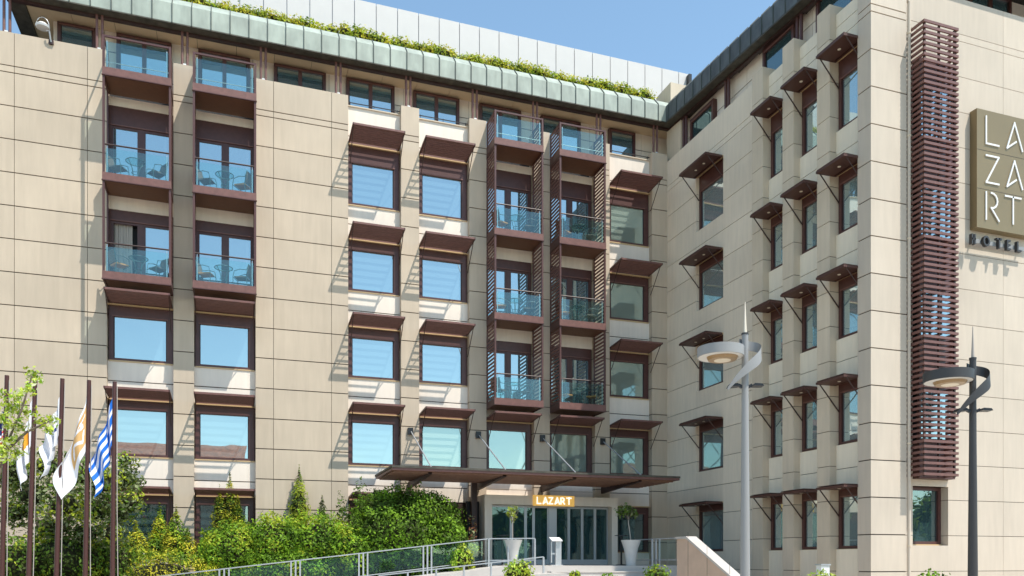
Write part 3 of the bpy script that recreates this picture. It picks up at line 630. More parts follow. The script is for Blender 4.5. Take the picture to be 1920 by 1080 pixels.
# foliage engine
def ico(c, r, n=2, disp=.12, seed=0):
    bm = bmesh.new(); bmesh.ops.create_icosphere(bm, subdivisions=n, radius=1)
    rr = random.Random(seed); out = []
    for v in bm.verts: v.co = Vector((v.co.x * r[0], v.co.y * r[1], v.co.z * r[2])) * (1 + rr.uniform(-disp, disp)) + Vector(c)
    vs = [tuple(v.co) for v in bm.verts]; fs = [tuple(v.index for v in f.verts) for f in bm.faces]; bm.free(); return vs, fs
def foliage(name, blobs, mats, leaf, density, parent=None, core=.66, shell=.35, up=0, seed=1, coremat=None, aspect=.5):
    """blobs: (centre, radii, kind) kind e ellipsoid / c cone / b box ; leaf quads spread through the outer shell of each"""
    g = np.random.default_rng(seed); V = []; Fc = []; MI = []; nv = 0
    for bi, (c, r, kind) in enumerate(blobs):
        c = np.array(c, float); r = np.array(r, float)
        area = 4 * math.pi * (((r[0] * r[1]) ** 1.6 + (r[0] * r[2]) ** 1.6 + (r[1] * r[2]) ** 1.6) / 3) ** (1 / 1.6)
        n = int(area * density)
        d = g.normal(size=(n, 3)); d /= np.linalg.norm(d, axis=1)[:, None]
        if kind == 'b': d = d / (np.abs(d) ** 5).sum(1)[:, None] ** (1 / 5)
        lump = 1 + .10 * np.sin(d[:, 0] * 7 + bi) * np.sin(d[:, 1] * 6 + 2 * bi) + .08 * np.sin(d[:, 2] * 9 + d[:, 0] * 5 + bi) + .05 * np.sin(d[:, 0] * 19 + d[:, 2] * 17)
        rad = (1 - shell * g.random(n) ** 1.5) * lump * (1 + .05 * g.normal(size=n))
        p = d * rad[:, None] * r
        if kind == 'c':
            t = (p[:, 2] + r[2]) / (2 * r[2]); t = np.clip(t, 0, 1); s = (1 - t) ** .8 * 1.25 + .04; p[:, 0] *= s; p[:, 1] *= s
        p += c
        nrm = d + g.normal(size=(n, 3)) * .55 + np.array([0, 0, up]); nrm /= np.linalg.norm(nrm, axis=1)[:, None]
        t1 = np.cross(nrm, g.normal(size=(n, 3))); t1 /= np.linalg.norm(t1, axis=1)[:, None] + 1e-9; t2 = np.cross(nrm, t1)
        L = leaf * (.6 + .8 * g.random(n)); a = t1 * L[:, None]; b_ = t2 * (L * aspect)[:, None]
        q = np.stack([p - a, p - b_, p + a, p + b_], 1).reshape(-1, 3)
        V.append(q); Fc.append(np.arange(4 * n).reshape(n, 4) + nv); nv += 4 * n
        cl = np.sin(p[:, 0] * 5.1 + bi) + np.sin(p[:, 2] * 6.3 + 1.3 * bi) + np.sin(p[:, 1] * 4.7) + g.normal(size=n) * 1.1
        k = np.digitize(cl, np.quantile(cl, np.linspace(0, 1, len(mats) + 1)[1:-1])); MI.append(k)
    V = np.concatenate(V); Fc = np.concatenate(Fc); MI = np.concatenate(MI)
    verts = [tuple(x) for x in V]; faces = [tuple(int(i) for i in f) for f in Fc]; mi = list(int(i) for i in MI); allm = list(mats)
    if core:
        cm = coremat or M['core_shade']; allm.append(cm)
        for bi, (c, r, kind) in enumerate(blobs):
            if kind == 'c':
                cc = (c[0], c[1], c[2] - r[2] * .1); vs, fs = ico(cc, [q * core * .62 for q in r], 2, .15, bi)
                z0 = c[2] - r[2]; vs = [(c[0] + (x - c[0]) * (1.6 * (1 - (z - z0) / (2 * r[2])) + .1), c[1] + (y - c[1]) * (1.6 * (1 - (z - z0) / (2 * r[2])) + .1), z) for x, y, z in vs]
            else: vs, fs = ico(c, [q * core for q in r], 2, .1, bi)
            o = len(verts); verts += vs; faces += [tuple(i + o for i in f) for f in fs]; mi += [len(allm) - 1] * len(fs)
    A = np.array(verts); lo = A.min(0); hi = A.max(0); org = Vector(((lo[0] + hi[0]) / 2, (lo[1] + hi[1]) / 2, lo[2]))
    me = bpy.data.meshes.new(name); me.from_pydata([tuple(x) for x in (A - np.array(org))], [], faces)
    for m in allm: me.materials.append(m)
    me.polygons.foreach_set('material_index', mi)
    ob = bpy.data.objects.new(name, me); COL.objects.link(ob); ORG[ob.name] = org
    if parent is not None: ob.parent = parent; ob.location = org - ORG[parent.name]
    else: ob.location = org
    return ob
def potted(c, h, R_, label, mats, seed, lean=0):
    o = thing('potted_tree', label, 'tree', (c[0], c[1], c[2] + .81), 'small trees in the white planters'); mb = MB(); z0 = c[2] + .81
    mb.tube([(c[0], c[1], z0), (c[0] + lean * .4, c[1], z0 + h * .35), (c[0] + lean * .8, c[1], z0 + h * .6), (c[0] + lean, c[1], z0 + h)], [.022, .018, .015, .01], M['rope'], 6)
    for i in range(5): a = i * 1.26; mb.tube([(c[0] + lean * .85, c[1], z0 + h * .68), (c[0] + lean + .25 * math.cos(a), c[1] + .25 * math.sin(a), z0 + h + .1)], .008, M['bark'], 5)
    mb.build('trunk', o); g = np.random.default_rng(seed)
    bl = [((c[0] + lean + g.normal() * R_[0] * .42, c[1] + g.normal() * .15, z0 + h + g.normal() * R_[1] * .35), (R_[0] * .5, R_[0] * .45, R_[1] * .5), 'e') for i in range(8)]
    foliage('crown', bl, mats, .055, 130, o, core=0, shell=.9, seed=seed); return o
potted(cR, 1.15, (.42, .34), 'little olive tree with wide dark crown in the right white planter', [M['leaf_c'], M['leaf_o'], M['leaf_b']], 5, lean=-.12)
potted(cL, 1.05, (.27, .26), 'little olive tree with narrow pale crown in the left white planter', [M['leaf_o'], M['leaf_l'], M['leaf_g']], 6)
def bar_table(c, label):
    o = thing('bar_table', label, 'table', c, 'black bar tables by the entrance')
    mb = MB(); mb.lathe((c[0], c[1], c[2] + 1.07), [(0, 0), (.24, 0), (.24, .025), (0, .025)], M['black']); mb.build('table_top', o)
    mb = MB(); mb.tube([(c[0], c[1], c[2] + .02), (c[0], c[1], c[2] + 1.07)], .035, M['black'], 10); mb.build('stem', o)
    mb = MB(); mb.lathe(c, [(0, 0), (.22, 0), (.2, .03), (0, .05)], M['black']); mb.build('base', o)
c = onD(1165, 1000, 29.2); c.z = PZ; bar_table(c, 'tall black round bar table left of the right planter')
c = onD(942, 1000, 29.0); c.z = PZ; bar_table(c, 'tall black round bar table left of the left planter')
c = onD(1042, 1000, 28.6); c.z = PZ
o = thing('menu_stand', 'slim metal lectern stand with white tilted top before the doors', 'stand', c)
mb = MB(); mb.loft([[(c.x - .2, c.y - .15, c.z + .86), (c.x + .2, c.y - .15, c.z + .86), (c.x + .2, c.y + .15, c.z + .98), (c.x - .2, c.y + .15, c.z + .98)], [(c.x - .2, c.y - .15, c.z + .89), (c.x + .2, c.y - .15, c.z + .89), (c.x + .2, c.y + .15, c.z + 1.01), (c.x - .2, c.y + .15, c.z + 1.01)]], M['white']); mb.build('top', o)
mb = MB(); mb.box((c.x - .02, c.y - .04, c.z), (c.x + .2, c.y + .04, c.z + .9), M['steel']); mb.box((c.x - .18, c.y + .0, c.z + .1), (c.x - .14, c.y + .04, c.z + .86), M['steel']); mb.box((c.x - .14, c.y, c.z + .4), (c.x - .02, c.y + .03, c.z + .45), M['steel']); mb.build('column', o)
mb = MB(); mb.box((c.x - .22, c.y - .15, c.z), (c.x + .22, c.y + .15, c.z + .03), M['steel']); mb.build('base', o)
# ---------------------------------------------------------------- balcony furniture
def mk_table():
    o = thing('balcony_table', '', '', (0, 0, 0)); mb = MB(); mb.lathe((0, 0, .7), [(0, 0), (.3, 0), (.3, .012), (0, .012)], M['glassb'], 20); mb.build('table_top', o)
    mb = MB(); ring = [(.3 * math.cos(a), .3 * math.sin(a), .7) for a in [i * math.pi / 10 for i in range(21)]]; mb.tube(ring, .014, M['iron'], 6)
    for i in range(4):
        a = i * math.pi / 2 + .6; mb.tube([(.28 * math.cos(a), .28 * math.sin(a), .7), (.16 * math.cos(a), .16 * math.sin(a), .52), (.1 * math.cos(a), .1 * math.sin(a), .3), (.14 * math.cos(a), .14 * math.sin(a), .14), (.26 * math.cos(a), .26 * math.sin(a), 0)], .012, M['iron'], 6)
    ring = [(.12 * math.cos(a), .12 * math.sin(a), .32) for a in [i * math.pi / 6 for i in range(13)]]; mb.tube(ring, .01, M['iron'], 5); mb.build('frame', o); return o
def mk_chair(cushion):
    o = thing('balcony_chair', '', '', (0, 0, 0)); mb = MB(); sm = M['cushion'] if cushion else M['wicker']
    mb.loft([[(-.2, -.22, .42), (.2, -.22, .42), (.22, .2, .40), (-.22, .2, .40)], [(-.2, -.22, .46), (.2, -.22, .46), (.22, .2, .45), (-.22, .2, .45)]], sm); mb.build('seat', o)
    mb = MB(); mb.loft([[(-.21, .2, .46), (.21, .2, .46), (.21, .23, .46), (-.21, .23, .46)], [(-.2, .27, .84), (.2, .27, .84), (.2, .3, .84), (-.2, .3, .84)]], M['wicker']); mb.build('backrest', o)
    mb = MB()
    for s in (-1, 1):
        mb.tube([(s * .24, -.24, 0), (s * .25, -.25, .4), (s * .26, -.2, .62), (s * .26, 0, .68), (s * .24, .22, .66), (s * .21, .27, .8)], .013, M['iron'], 6)
        mb.tube([(s * .22, .26, 0), (s * .22, .2, .42), (s * .21, .28, .86)], .013, M['iron'], 6)
    mb.tube([(-.21, .28, .86), (.21, .28, .86)], .013, M['iron'], 6); mb.tube([(-.24, -.24, .41), (.24, -.24, .41)], .012, M['iron'], 6); mb.build('frame', o); return o
T0, C0, C1 = mk_table(), mk_chair(False), mk_chair(True); used = set()
def place(proto, loc, rz, label, cat, group):
    if proto.name in used: o = copy_tree(proto, loc, rz)
    else: used.add(proto.name); o = proto; o.location = loc; o.rotation_euler = (0, 0, rz)
    tag(o, label, cat, group); return o
sname = dict(A='leftmost balcony stack', B='second balcony stack from the left', E='third balcony stack from the left', Fb='rightmost balcony stack')
lname = {4: 'upper', 3: 'middle', 2: 'lowest'}
orange = {('A', 3, 0), ('E', 4, 0), ('E', 3, 0), ('Fb', 2, 1), ('Fb', 2, 0), ('Fb', 3, 0), ('Fb', 4, 0), ('B', 3, 0), ('B', 4, 1)}
for k in ('A', 'B', 'E', 'Fb'):
    a0, a1 = bays[k]; cxm = (a0 + a1) / 2
    for r in range(4, 4 - nbal[k], -1):
        z = FB[r] - .72 + .045; ln = lname[r] if nbal[k] == 3 else ('upper' if r == 4 else 'lower')
        wh = 'on the %s balcony of the %s' % (ln, sname[k])
        j = rnd.uniform(-.14, .14)
        place(T0, (cxm + j, YP - .62, z), rnd.random(), 'round glass table ' + wh, 'table', 'glass tables on the balconies')
        for s, nm in ((0, 'left'), (1, 'right')):
            o_ = (k, r, s) in orange
            place(C1 if o_ else C0, (cxm + (-.6, .6)[s] + j * .5, YP - .52, z), (math.pi / 2, -math.pi / 2)[s] + rnd.uniform(-.7, .7),
                  '%s %s chair ' % (nm, 'orange cushioned' if o_ else 'brown wicker') + wh, 'chair', 'armchairs on the balconies')
# ---------------------------------------------------------------- floodlight on the parapet
fb = onY(96, 80, YP - .03)
o = thing('floodlight', 'white bowl floodlight on a bent arm over the left parapet', 'floodlight', fb)
top = onY(88, 58, YP - .12); cc = onY(80, 48, YP + .1)
mb = MB(); mb.box((fb.x - .07, fb.y - .03, fb.z - .06), (fb.x + .07, fb.y + .03, fb.z + .08), M['brownd']); mb.tube([fb + Vector((0, -.03, 0)), fb + Vector((-.03, -.14, .3)), top], .025, M['alu'], 8); mb.build('arm', o)
mb = MB(); mb.lathe((cc.x, cc.y, cc.z - .1), [(0, 0), (.2, .02), (.22, .08), (.12, .17), (.05, .2), (0, .2)], M['white'], 16); mb.build('lamp_head', o, smooth=True)
mb = MB(); mb.tube([(cc.x + .19 * math.cos(a), cc.y, cc.z + .28 * math.sin(a)) for a in [i * math.pi / 10 for i in range(11)]], .012, M['alu'], 6); mb.build('bracket', o)
# ---------------------------------------------------------------- street lamps
def lamp(u, vtop, D, m, label):
    tp = onD(u, vtop, D); H = tp.z; o = thing('street_lamp', label, 'street lamp', (tp.x, tp.y, 0), 'street lamps with ring heads')
    x, y = tp.x, tp.y; px = D / FPX
    ex = Vector((FY, -FX, 0)); ey = Vector((FX, FY, 0)); Z = Vector((0, 0, 1)); base = Vector((x, y, 0))
    zt = H - 62 * px
    mb = MB(); mb.tube([(x, y, 0), (x, y, .6), (x, y, zt - 1.5), (x, y, zt)], [.095, .09, .062, .055], m, 16); mb.build('pole', o, smooth=True)
    mb = MB(); mb.tube([(x, y, zt), (x, y, zt + .03)], .062, M['lampd'], 12); mb.tube([(x, y, zt + .03), (x, y, H)], [.028, .006], M['lensw'] if m is M['lampg'] else M['rope'], 8); mb.build('spike', o)
    # ring head
    rc = base + ex * (-46 * px) + Z * (zt - 42 * px + .0) ; Rr = 43 * px
    mb = MB(); N = 28; lo = []
    def ring(r0, z0, z1, m_, r1=None, a0=0, a1=2 * math.pi):
        r1 = r0 - .02 if r1 is None else r1; L = []
        n = N
        for i in range(n + 1):
            a = a0 + (a1 - a0) * i / n; d = ex * math.cos(a) + ey * math.sin(a)
            L.append([rc + d * r0 + Z * z0, rc + d * r0 + Z * z1, rc + d * r1 + Z * z1, rc + d * r1 + Z * z0])
        mb.loft(L, m_, cap=False)
    ring(Rr, 0, 18 * px, m); ring(Rr * .985, .001, .03, M['pot'], r1=Rr * .62); mb.build('ring_head', o, smooth=True)
    mb = MB(); c2 = rc + ex * Rr * .08 + Z * -.02
    mb.lathe(c2, [(Rr * .3, -.03), (Rr * .60, -.03), (Rr * .68, .03), (Rr * .2, .09)], M['lens'], 28); mb.lathe(c2 - Z * .038, [(0, 0), (Rr * .36, 0), (Rr * .36, .01), (0, .01)], M['lensw'], 24); mb.build('lens', o)
    # curled band : joins the ring, passes behind the pole, sweeps down in front
    P = [(-10, 2, 9), (8, 14, 8), (26, 10, 4), (31, -2, -6), (24, -12, -22), (4, -16, -38), (-18, -14, -58), (-36, -10, -80)]
    wd = [17, 17, 18, 21, 23, 20, 13, 5]; zc0 = zt - 28 * px; L = []
    for i in range(len(P)):
        a, b_, c_ = P[i]; p = base + ex * a * px + ey * b_ * px * 1.2 + Z * (zc0 + c_ * px + 4 * px)
        tdir = Vector((0, 0, 0)); w = wd[i] * px / 2; nrm = ey * (1 if i < 3 else (-.4 if i == 3 else -1)) * .008
        sk = ex * (0 if i < 4 else .12 * w)
        L.append([p + Z * w + nrm - sk, p + Z * w - nrm - sk, p - Z * w - nrm + sk, p - Z * w + nrm + sk])
    # refine with smoothing
    for _ in range(2):
        L2 = []
        for i in range(len(L) - 1):
            L2.append([p_ * .75 + q_ * .25 for p_, q_ in zip(L[i], L[i + 1])]); L2.append([p_ * .25 + q_ * .75 for p_, q_ in zip(L[i], L[i + 1])])
        L = [L[0]] + L2 + [L[-1]]
    mb = MB(); mb.loft(L, m); mb.build('curled_band', o, smooth=True)
    mb = MB(); mb.bar(base + Z * (zt - 30 * px), rc + ex * Rr + Z * 11 * px, .05, .1, M['lampd']); mb.build('arm', o)
    for s in (-1, 1):
        f = MB(); a = base + Z * (zt - 98 * px); f.bar(a + ex * s * .05, a + ex * s * 13 * px + Z * (4 * px), .05, .05, M['black'])
        f.loft([[a + ex * s * 12 * px + ey * q + Z * (1 * px), a + ex * s * 33 * px + ey * q - Z * 1 * px * s * -1, a + ex * s * 30 * px + ey * q + Z * 5 * px, a + ex * s * 16 * px + ey * q + Z * 6 * px] for q in (-.09, .09)], M['black'])
        f.build('spotlight', o)
    return o
lamp(1397, 566, 13.8, M['lampg'], 'light grey street lamp with ring head before the inner corner window')
lamp(1824, 612, 14.6, M['lampd'], 'dark grey street lamp with ring head below the bronze sign')
# ---------------------------------------------------------------- flagpoles and flags
FYY = 17.3
def flagpole(ut, vt, ub, label):
    t = onY(ut, vt, FYY); bt = onY(ub, 1080, FYY); k = (t.z - 0) / (t.z - bt.z); bx = t.x + (bt.x - t.x) * k
    o = thing('flagpole', label, 'flagpole', (bx, FYY, 0.1), 'brown flagpoles in a row'); mb = MB(); mb.tube([(bx, FYY, .1), (t.x, FYY, t.z)], [.05, .038], M['pole'], 12); mb.build('pole', o, smooth=True)
    mb = MB(); mb.tube([(t.x + .05, FYY - .05, t.z - .1), (t.x * .5 + bx * .5 + .075, FYY - .06, t.z * .5), (bx + .12, FYY - .08, .95), (bx + .06, FYY - .05, .7)], .008, M['rope'], 5); mb.build('halyard', o)
    return t, bx
def flag(t, bx, zt, H, Lf, lean, cellf, label, folds=3.0, amp=.07, ns=36, ntt=27, drop=.93, seed=0):
    mb = MB(); k = {}
    V = []; 
    for j in range(ntt + 1):
        for i in range(ns + 1):
            s = i / ns; q = j / ntt
            sl = s * Lf; wob = math.sin(s * folds * 6.28 + q * 2.2 + seed)
            z = zt - q * H - drop * sl * (1 - .12 * q) - .02 * wob
            fx_ = bx + (t.x - bx) * (z / t.z)
            x = fx_ - .85 * lean * sl * (.7 + .45 * s) * (1 - .25 * math.cos(q * 5 + seed)) - .035 + wob * amp * .55 * s ** .4 * (.4 + .6 * q)
            y = FYY - .02 + amp * math.sin(s * folds * 6.28 + 1.2 + q * 1.4 + seed) * min(1, s * 4) * 1.3
            V.append((x, y, z))
    mb.v = V
    for j in range(ntt):
        for i in range(ns):
            a = j * (ns + 1) + i; mb.f.append((a, a + 1, a + ns + 2, a + ns + 1)); mb.m.append(mb.mi(M[cellf((i + .5) / ns, (j + .5) / ntt)]))
    o = mb.build('flag', smooth=True); tag(o, label, 'flag', None); return o
def greek(s, q):
    st = int(q * 9)
    if s < .37 and q < 5 / 9: return 'fwhite' if abs(s - .185) < .037 or abs(q - 5 / 18) < .055 else 'blue'
    return 'blue' if st % 2 == 0 else 'fwhite'
def cyprus(s, q): return 'orange' if ((s - .5) / .2) ** 2 + ((q - .45) / .17) ** 2 < 1 else 'fwhite'
AZ = [((.12, .22), (.46, .30)), ((.46, .30), (.16, .42)), ((.16, .42), (.24, .30)), ((.12, .52), (.14, .72)), ((.14, .72), (.44, .52)), ((.44, .52), (.46, .72))]
def azf(s, q):
    if not (s < .56 and .1 < q < .84): return 'fwhite'
    for (a, b), (c, d) in AZ:
        t = max(0, min(1, ((s - a) * (c - a) + (q - b) * (d - b)) / ((c - a) ** 2 + (d - b) ** 2)))
        if math.hypot(s - a - t * (c - a), q - b - t * (d - b)) < .028: return 'fwhite'
    return 'tan'
def plainw(s, q): return 'navy' if ((s - .3) / .045) ** 2 + ((q - .5) / .07) ** 2 < 1 else 'fwhite'
def usf(s, q):
    if s < .4 and q < 7 / 13: return 'navy'
    return 'red' if int(q * 13) % 2 == 0 else 'fwhite'
pd = [(13, 704, 4, 'first flagpole from the left, at the frame edge'), (66, 712, 54, 'second flagpole from the left, with the orange emblem flag'), (117, 710, 106, 'third flagpole from the left, with the plain white flag'),
      (167, 713, 160, 'fourth flagpole from the left, with the white and tan flag'), (215, 716, 211, 'rightmost brown flagpole, with the blue and white striped flag')]
PT = [flagpole(*p) for p in pd]
flag(*PT[0], PT[0][0].z - .65, .62, .5, .5, usf, 'red and white striped flag with navy corner at the left frame edge', amp=.03, seed=2)
flag(*PT[1], PT[1][0].z - .3, .95, 1.05, .16, cyprus, 'limp white flag with an orange patch on the second pole', folds=2.5, amp=.05, seed=1)
flag(*PT[2], PT[2][0].z - .35, .75, 1.05, .24, plainw, 'limp plain white flag with a tiny navy mark on the third pole', folds=3, amp=.05, seed=3)
flag(*PT[3], PT[3][0].z - .3, 1.05, 1.2, .36, azf, 'white flag with tan panel and white letters on the fourth pole', folds=1.3, amp=.05, seed=.4, ns=64, ntt=48)
flag(*PT[4], PT[4][0].z - .3, .95, 1.3, .25, greek, 'blue and white striped flag on the rightmost pole', folds=2.0, amp=.06, seed=2.2)
# ---------------------------------------------------------------- garden planting
def bush(name, label, cat, blobs, mats, leaf, dens, trunk=None, group=None, tr=.09, **kw):
    xs_ = [b_[0][0] for b_ in blobs]; ys_ = [b_[0][1] for b_ in blobs]; c = (sum(xs_) / len(xs_), sum(ys_) / len(ys_), .12)
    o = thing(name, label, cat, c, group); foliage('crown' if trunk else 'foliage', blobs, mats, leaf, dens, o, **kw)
    mb = MB()
    for q in (trunk or [[(c[0], c[1], .1), (c[0], c[1], blobs[0][0][2])]]): mb.tube(q, [.06 - .04 * i / (len(q) - 1) for i in range(len(q))] if not trunk else [tr * (1 - .6 * i / (len(q) - 1)) for i in range(len(q))], M['bark'], 7)
    mb.build('trunk', o); return o
def B(u, v, D, ru, rv, rd=None, kind='e'):
    p = onD(u, v, D); k = D / FPX; return (tuple(p), (ru * k, (rd if rd else ru * .8) * k, rv * k), kind)
A_, B_, C_, Y_, O_, L_, G_ = (M['leaf_' + q] for q in 'abcyolg')
bush('round_shrub', 'big rounded dark green shrub clipped to a dome left of the entrance', 'shrub',
     [B(765, 1010, 28.6, 108, 92, 75), B(735, 960, 28.8, 70, 42, 45), B(800, 965, 28.6, 62, 46, 50), B(845, 1020, 28.3, 32, 60, 40), B(690, 1040, 28.3, 45, 80, 50)], [C_, B_, B_, A_], .055, 430, shell=.36, seed=21)
bush('hedge', 'bright green billowing hedge behind the sloping glass railing', 'hedge',
     [B(440, 1035, 27.2, 66, 58, 50), B(520, 1025, 27.6, 70, 64, 50), B(600, 1020, 27.8, 72, 60, 50), B(655, 1040, 27.6, 42, 62, 45), B(400, 1060, 27, 35, 60, 40), B(560, 1075, 27.2, 130, 45, 40)], [B_, A_, A_, G_], .052, 430, shell=.32, seed=22)
bush('low_hedge', 'low flat clipped yellow green hedge at the foot of the conifers', 'hedge', [B(300, 1092, 25.6, 88, 54, 40, 'b')], [B_, G_, Y_, Y_], .035, 650, shell=.15, seed=23)
def conifer(u, vt, vb, D, w, label, mats, seed, name='conifer'):
    v = (vt + vb) / 2; bush(name, label, 'conifer', [B(u, v, D, w / 2, (vb - vt) / 2, w / 2, 'c')], mats, .05, 330, shell=.5, seed=seed, up=.6, core=.75, aspect=.3)
conifer(561, 878, 1010, 29.3, 52, 'slim cone shaped conifer standing alone above the bright hedge', [C_, B_, G_, G_], 31)
conifer(604, 930, 1010, 29.2, 34, 'smallest dark conifer tip right of the slim cone', [C_, B_, C_], 32)
bush('conifer', 'two-pointed golden conifer before the second window bay', 'conifer', [B(431, 950, 28.6, 20, 62, 20, 'c'), B(412, 965, 28.4, 20, 50, 20, 'c'), B(446, 975, 28.5, 20, 48, 20, 'c')], [C_, B_, G_, Y_], .05, 330, shell=.5, seed=33, up=.6, core=.7, aspect=.3)
bush('conifer', 'wide gold and green spiky conifer left of the bright hedge', 'conifer', [B(330, 1010, 27, 32, 58, 26, 'c'), B(352, 1030, 26.9, 30, 40, 24, 'c'), B(300, 1000, 27.3, 24, 48, 20, 'c'), B(290, 1030, 27, 30, 40, 24, 'c')], [B_, A_, G_, Y_], .055, 300, shell=.5, seed=34, up=.7, core=.65, aspect=.35)
bush('conifer', 'yellow tipped low conifer beside the tree with grey green crown', 'conifer', [B(255, 1030, 26.6, 34, 50, 24, 'c'), B(225, 1050, 26.4, 30, 44, 24, 'c')], [G_, Y_, Y_, B_], .055, 280, shell=.5, seed=35, up=.7, core=.6, aspect=.35)
bush('leafy_shrub', 'loose dark shrub with upright shoots behind the dome shrub', 'shrub', [B(676, 935, 29.2, 13, 42, 14), B(640, 955, 29.2, 12, 36, 12), B(660, 970, 29.1, 34, 22, 20), B(705, 930, 29.2, 22, 16, 16)], [C_, B_, O_], .06, 90, shell=.9, seed=36, core=0)
bush('bright_shrub', 'small lime green shrub just left of the entrance portal', 'shrub', [B(868, 1055, 27.3, 22, 34, 18), B(885, 1030, 28.4, 12, 12, 12)], [A_, L_, G_], .05, 330, shell=.3, seed=37)
bush('red_shrub', 'thin reddish shrub beside the dark entrance column', 'shrub', [B(885, 1000, 28.9, 12, 42, 12), B(892, 1035, 28.9, 14, 10, 12)], [M['leaf_p'], O_, M['leaf_p']], .05, 90, shell=.9, seed=38, core=0)
bush('leafy_shrub', 'dark green shrub filling the garden behind the flagpoles', 'shrub', [B(120, 1050, 20.5, 90, 60, 60), B(200, 1050, 21.5, 55, 60, 45), B(30, 1060, 20, 60, 60, 45)], [C_, B_, B_, G_], .05, 260, shell=.35, seed=39)
# olive tree behind the flags
def P3d(u, v, D): return tuple(onD(u, v, D))
blobs = []
gg = np.random.default_rng(4)
for u, v, r in ((40, 880, 50), (90, 870, 46), (140, 890, 52), (190, 905, 50), (225, 900, 42), (245, 940, 32), (60, 930, 50), (120, 945, 56), (180, 955, 52), (225, 965, 34), (30, 960, 44), (100, 990, 46), (160, 1000, 44), (235, 865, 24), (20, 900, 40), (212, 1000, 34), (252, 905, 22)):
    blobs.append(B(u, v, 20.5 + gg.uniform(-1, 1), r, r * .8, r * .8))
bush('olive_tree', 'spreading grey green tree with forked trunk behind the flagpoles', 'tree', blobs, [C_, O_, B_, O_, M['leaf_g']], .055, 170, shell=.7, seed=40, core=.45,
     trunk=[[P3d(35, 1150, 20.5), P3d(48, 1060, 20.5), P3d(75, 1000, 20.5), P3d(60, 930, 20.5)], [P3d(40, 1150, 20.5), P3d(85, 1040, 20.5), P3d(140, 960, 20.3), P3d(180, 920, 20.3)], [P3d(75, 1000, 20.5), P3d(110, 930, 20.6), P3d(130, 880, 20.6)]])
bl2 = [B(u, v, 13 + gg.uniform(-.5, .5), r, r * .8, r) for u, v, r in ((62, 702, 19), (55, 730, 18), (35, 742, 20), (22, 765, 24), (48, 770, 22), (80, 790, 18), (98, 785, 14), (10, 790, 24), (40, 800, 22), (20, 825, 22), (5, 740, 12), (90, 805, 16), (5, 850, 26), (75, 712, 10), (30, 850, 18))]
bush('flowering_tree', 'light green tree with cream blossom in front of the left flagpoles', 'tree', bl2, [L_, A_, M['flower'], L_, G_], .038, 260, shell=.95, seed=41, core=0, tr=.03,
     trunk=[[P3d(-30, 1300, 13), P3d(-20, 1000, 13), P3d(5, 850, 13), P3d(40, 770, 13), P3d(60, 705, 13)], [P3d(5, 850, 13), P3d(50, 810, 13), P3d(92, 790, 13)]])
# foreground bushes
for i, (u, vt, w, D, lab, cat, ms) in enumerate((
    (972, 1046, 60, 19, 'loose light green bush before the left planter', 'bush', [A_, L_, G_]), (1078, 1068, 22, 19, 'tiny pointed bush tip before the middle of the steps', 'bush', [G_, A_]),
    (1142, 1073, 34, 19, 'low bush tip between the pointed tip and the round bush', 'bush', [B_, A_]), (1231, 1057, 56, 19, 'round bright bush before the right end of the steps', 'bush', [A_, G_, B_]),
    (1542, 1068, 58, 17, 'yellow green bush under the small white meter box', 'bush', [G_, A_, L_]), (1751, 1067, 64, 16, 'dark rounded bush under the window below the louvre tower', 'bush', [C_, B_, A_]))):
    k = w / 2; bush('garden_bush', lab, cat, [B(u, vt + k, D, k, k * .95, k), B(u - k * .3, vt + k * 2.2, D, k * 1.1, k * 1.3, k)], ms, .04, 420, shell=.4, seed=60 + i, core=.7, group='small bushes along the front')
p = onD(1543, 1060, 17.6); mb = MB(); mb.box((p.x - .11, p.y - .08, .1), (p.x + .11, p.y + .08, p.z), M['white']); mb.box((p.x - .13, p.y - .1, p.z), (p.x + .13, p.y + .1, p.z + .03), M['alu'])
tag(mb.build('meter_box'), 'small white utility box behind the yellow green bush', 'utility box')
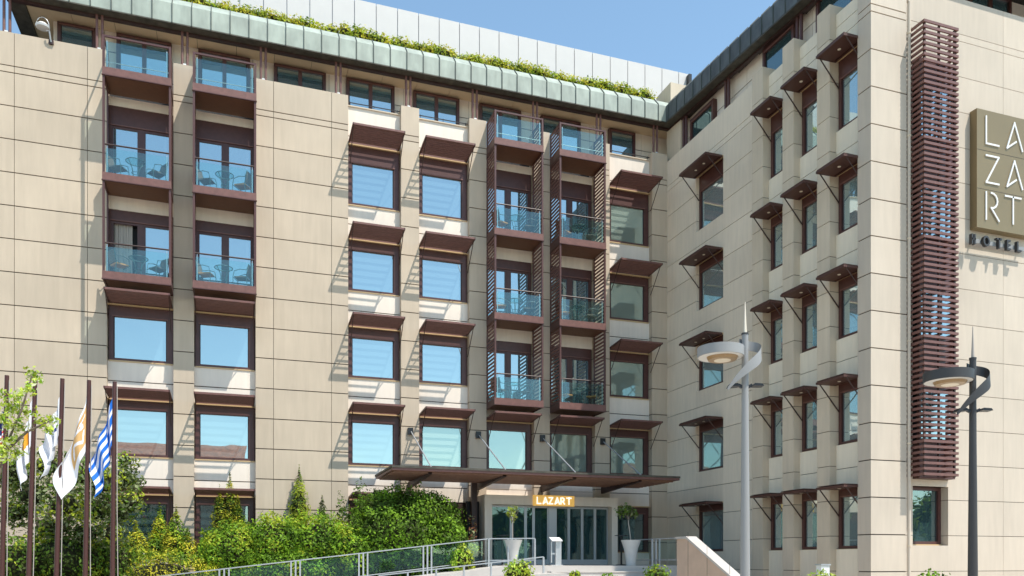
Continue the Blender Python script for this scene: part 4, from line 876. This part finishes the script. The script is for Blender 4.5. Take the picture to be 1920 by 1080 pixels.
# roof hedge
bl = []
x = -6.5
while x < 17.2:
    w = gg.uniform(.35, .6); hh = gg.uniform(.28, .42); bl.append(((x, 31.3 + gg.uniform(-.08, .08), 21.4 + hh * .75), (w, .45, hh), 'e')); x += gg.uniform(.3, .5)
rh = thing('roof_hedge', 'long yellow green planting strip growing along the copper roof edge', 'plants', (5, 31.25, 21.3))
foliage('foliage', bl, [B_, G_, G_, M['leaf_y']], .055, 260, rh, shell=.5, seed=70, core=.6, up=.4)
# ---------------------------------------------------------------- town behind the camera (seen in the window panes)
def house(x, y, w, d, h, label, rm):
    o = thing('town_house', label, 'house', (x, y, 0)); mb = MB(); mb.box((x - w / 2, y - d / 2, 0), (x + w / 2, y + d / 2, h), M['plaster']); mb.build('wall', o)
    mb = MB(); e = .6; mb.loft([[(x - w / 2 - e, y - d / 2 - e, h), (x - w / 2 - e, y + d / 2 + e, h), (x - w / 2 - e, y, h + d * .28)], [(x + w / 2 + e, y - d / 2 - e, h), (x + w / 2 + e, y + d / 2 + e, h), (x + w / 2 + e, y, h + d * .28)]], rm); mb.build('roof', o)
house(-14, -40, 30, 14, 11.4, 'long house with brown tiled roof across the street', M['roof'])
house(-38, 10, 12, 26, 6.0, 'side house with brown tiled roof west of the hotel', M['roof'])
for i in range(10):
    tx, ty, hh = 19 + i * 6.2 + gg.uniform(-1, 1), -20 + gg.uniform(-2, 2), gg.uniform(6.5, 8.5)
    bush('street_tree', '%s tree from the west in the row across the street' % ('first second third fourth fifth sixth seventh eighth ninth tenth'.split()[i]), 'tree', [((tx + gg.uniform(-1, 1), ty + gg.uniform(-1, 1), hh * gg.uniform(.45, .75)), (2.6, 2.4, hh * .3), 'e') for _ in range(3)], [C_, B_, G_], .22, 9, shell=.4, seed=90 + i, core=.8, group='trees across the street',
         trunk=[[(tx, ty, .1), (tx, ty, hh * .5)]])
g = MB(); N = 60; lo = []; hi = []
for i in range(N + 1):
    a = math.radians(150 + 250 * i / N); r = 420; h = 16 + 10 * math.sin(i * .5) + 6 * math.sin(i * 1.3)
    lo.append((r * math.cos(a), r * math.sin(a), -1)); hi.append(((r + 90) * math.cos(a), (r + 90) * math.sin(a), h))
g.loft([lo, hi], M['hill'], cap=False, closed=False); struct(g, 'hills')
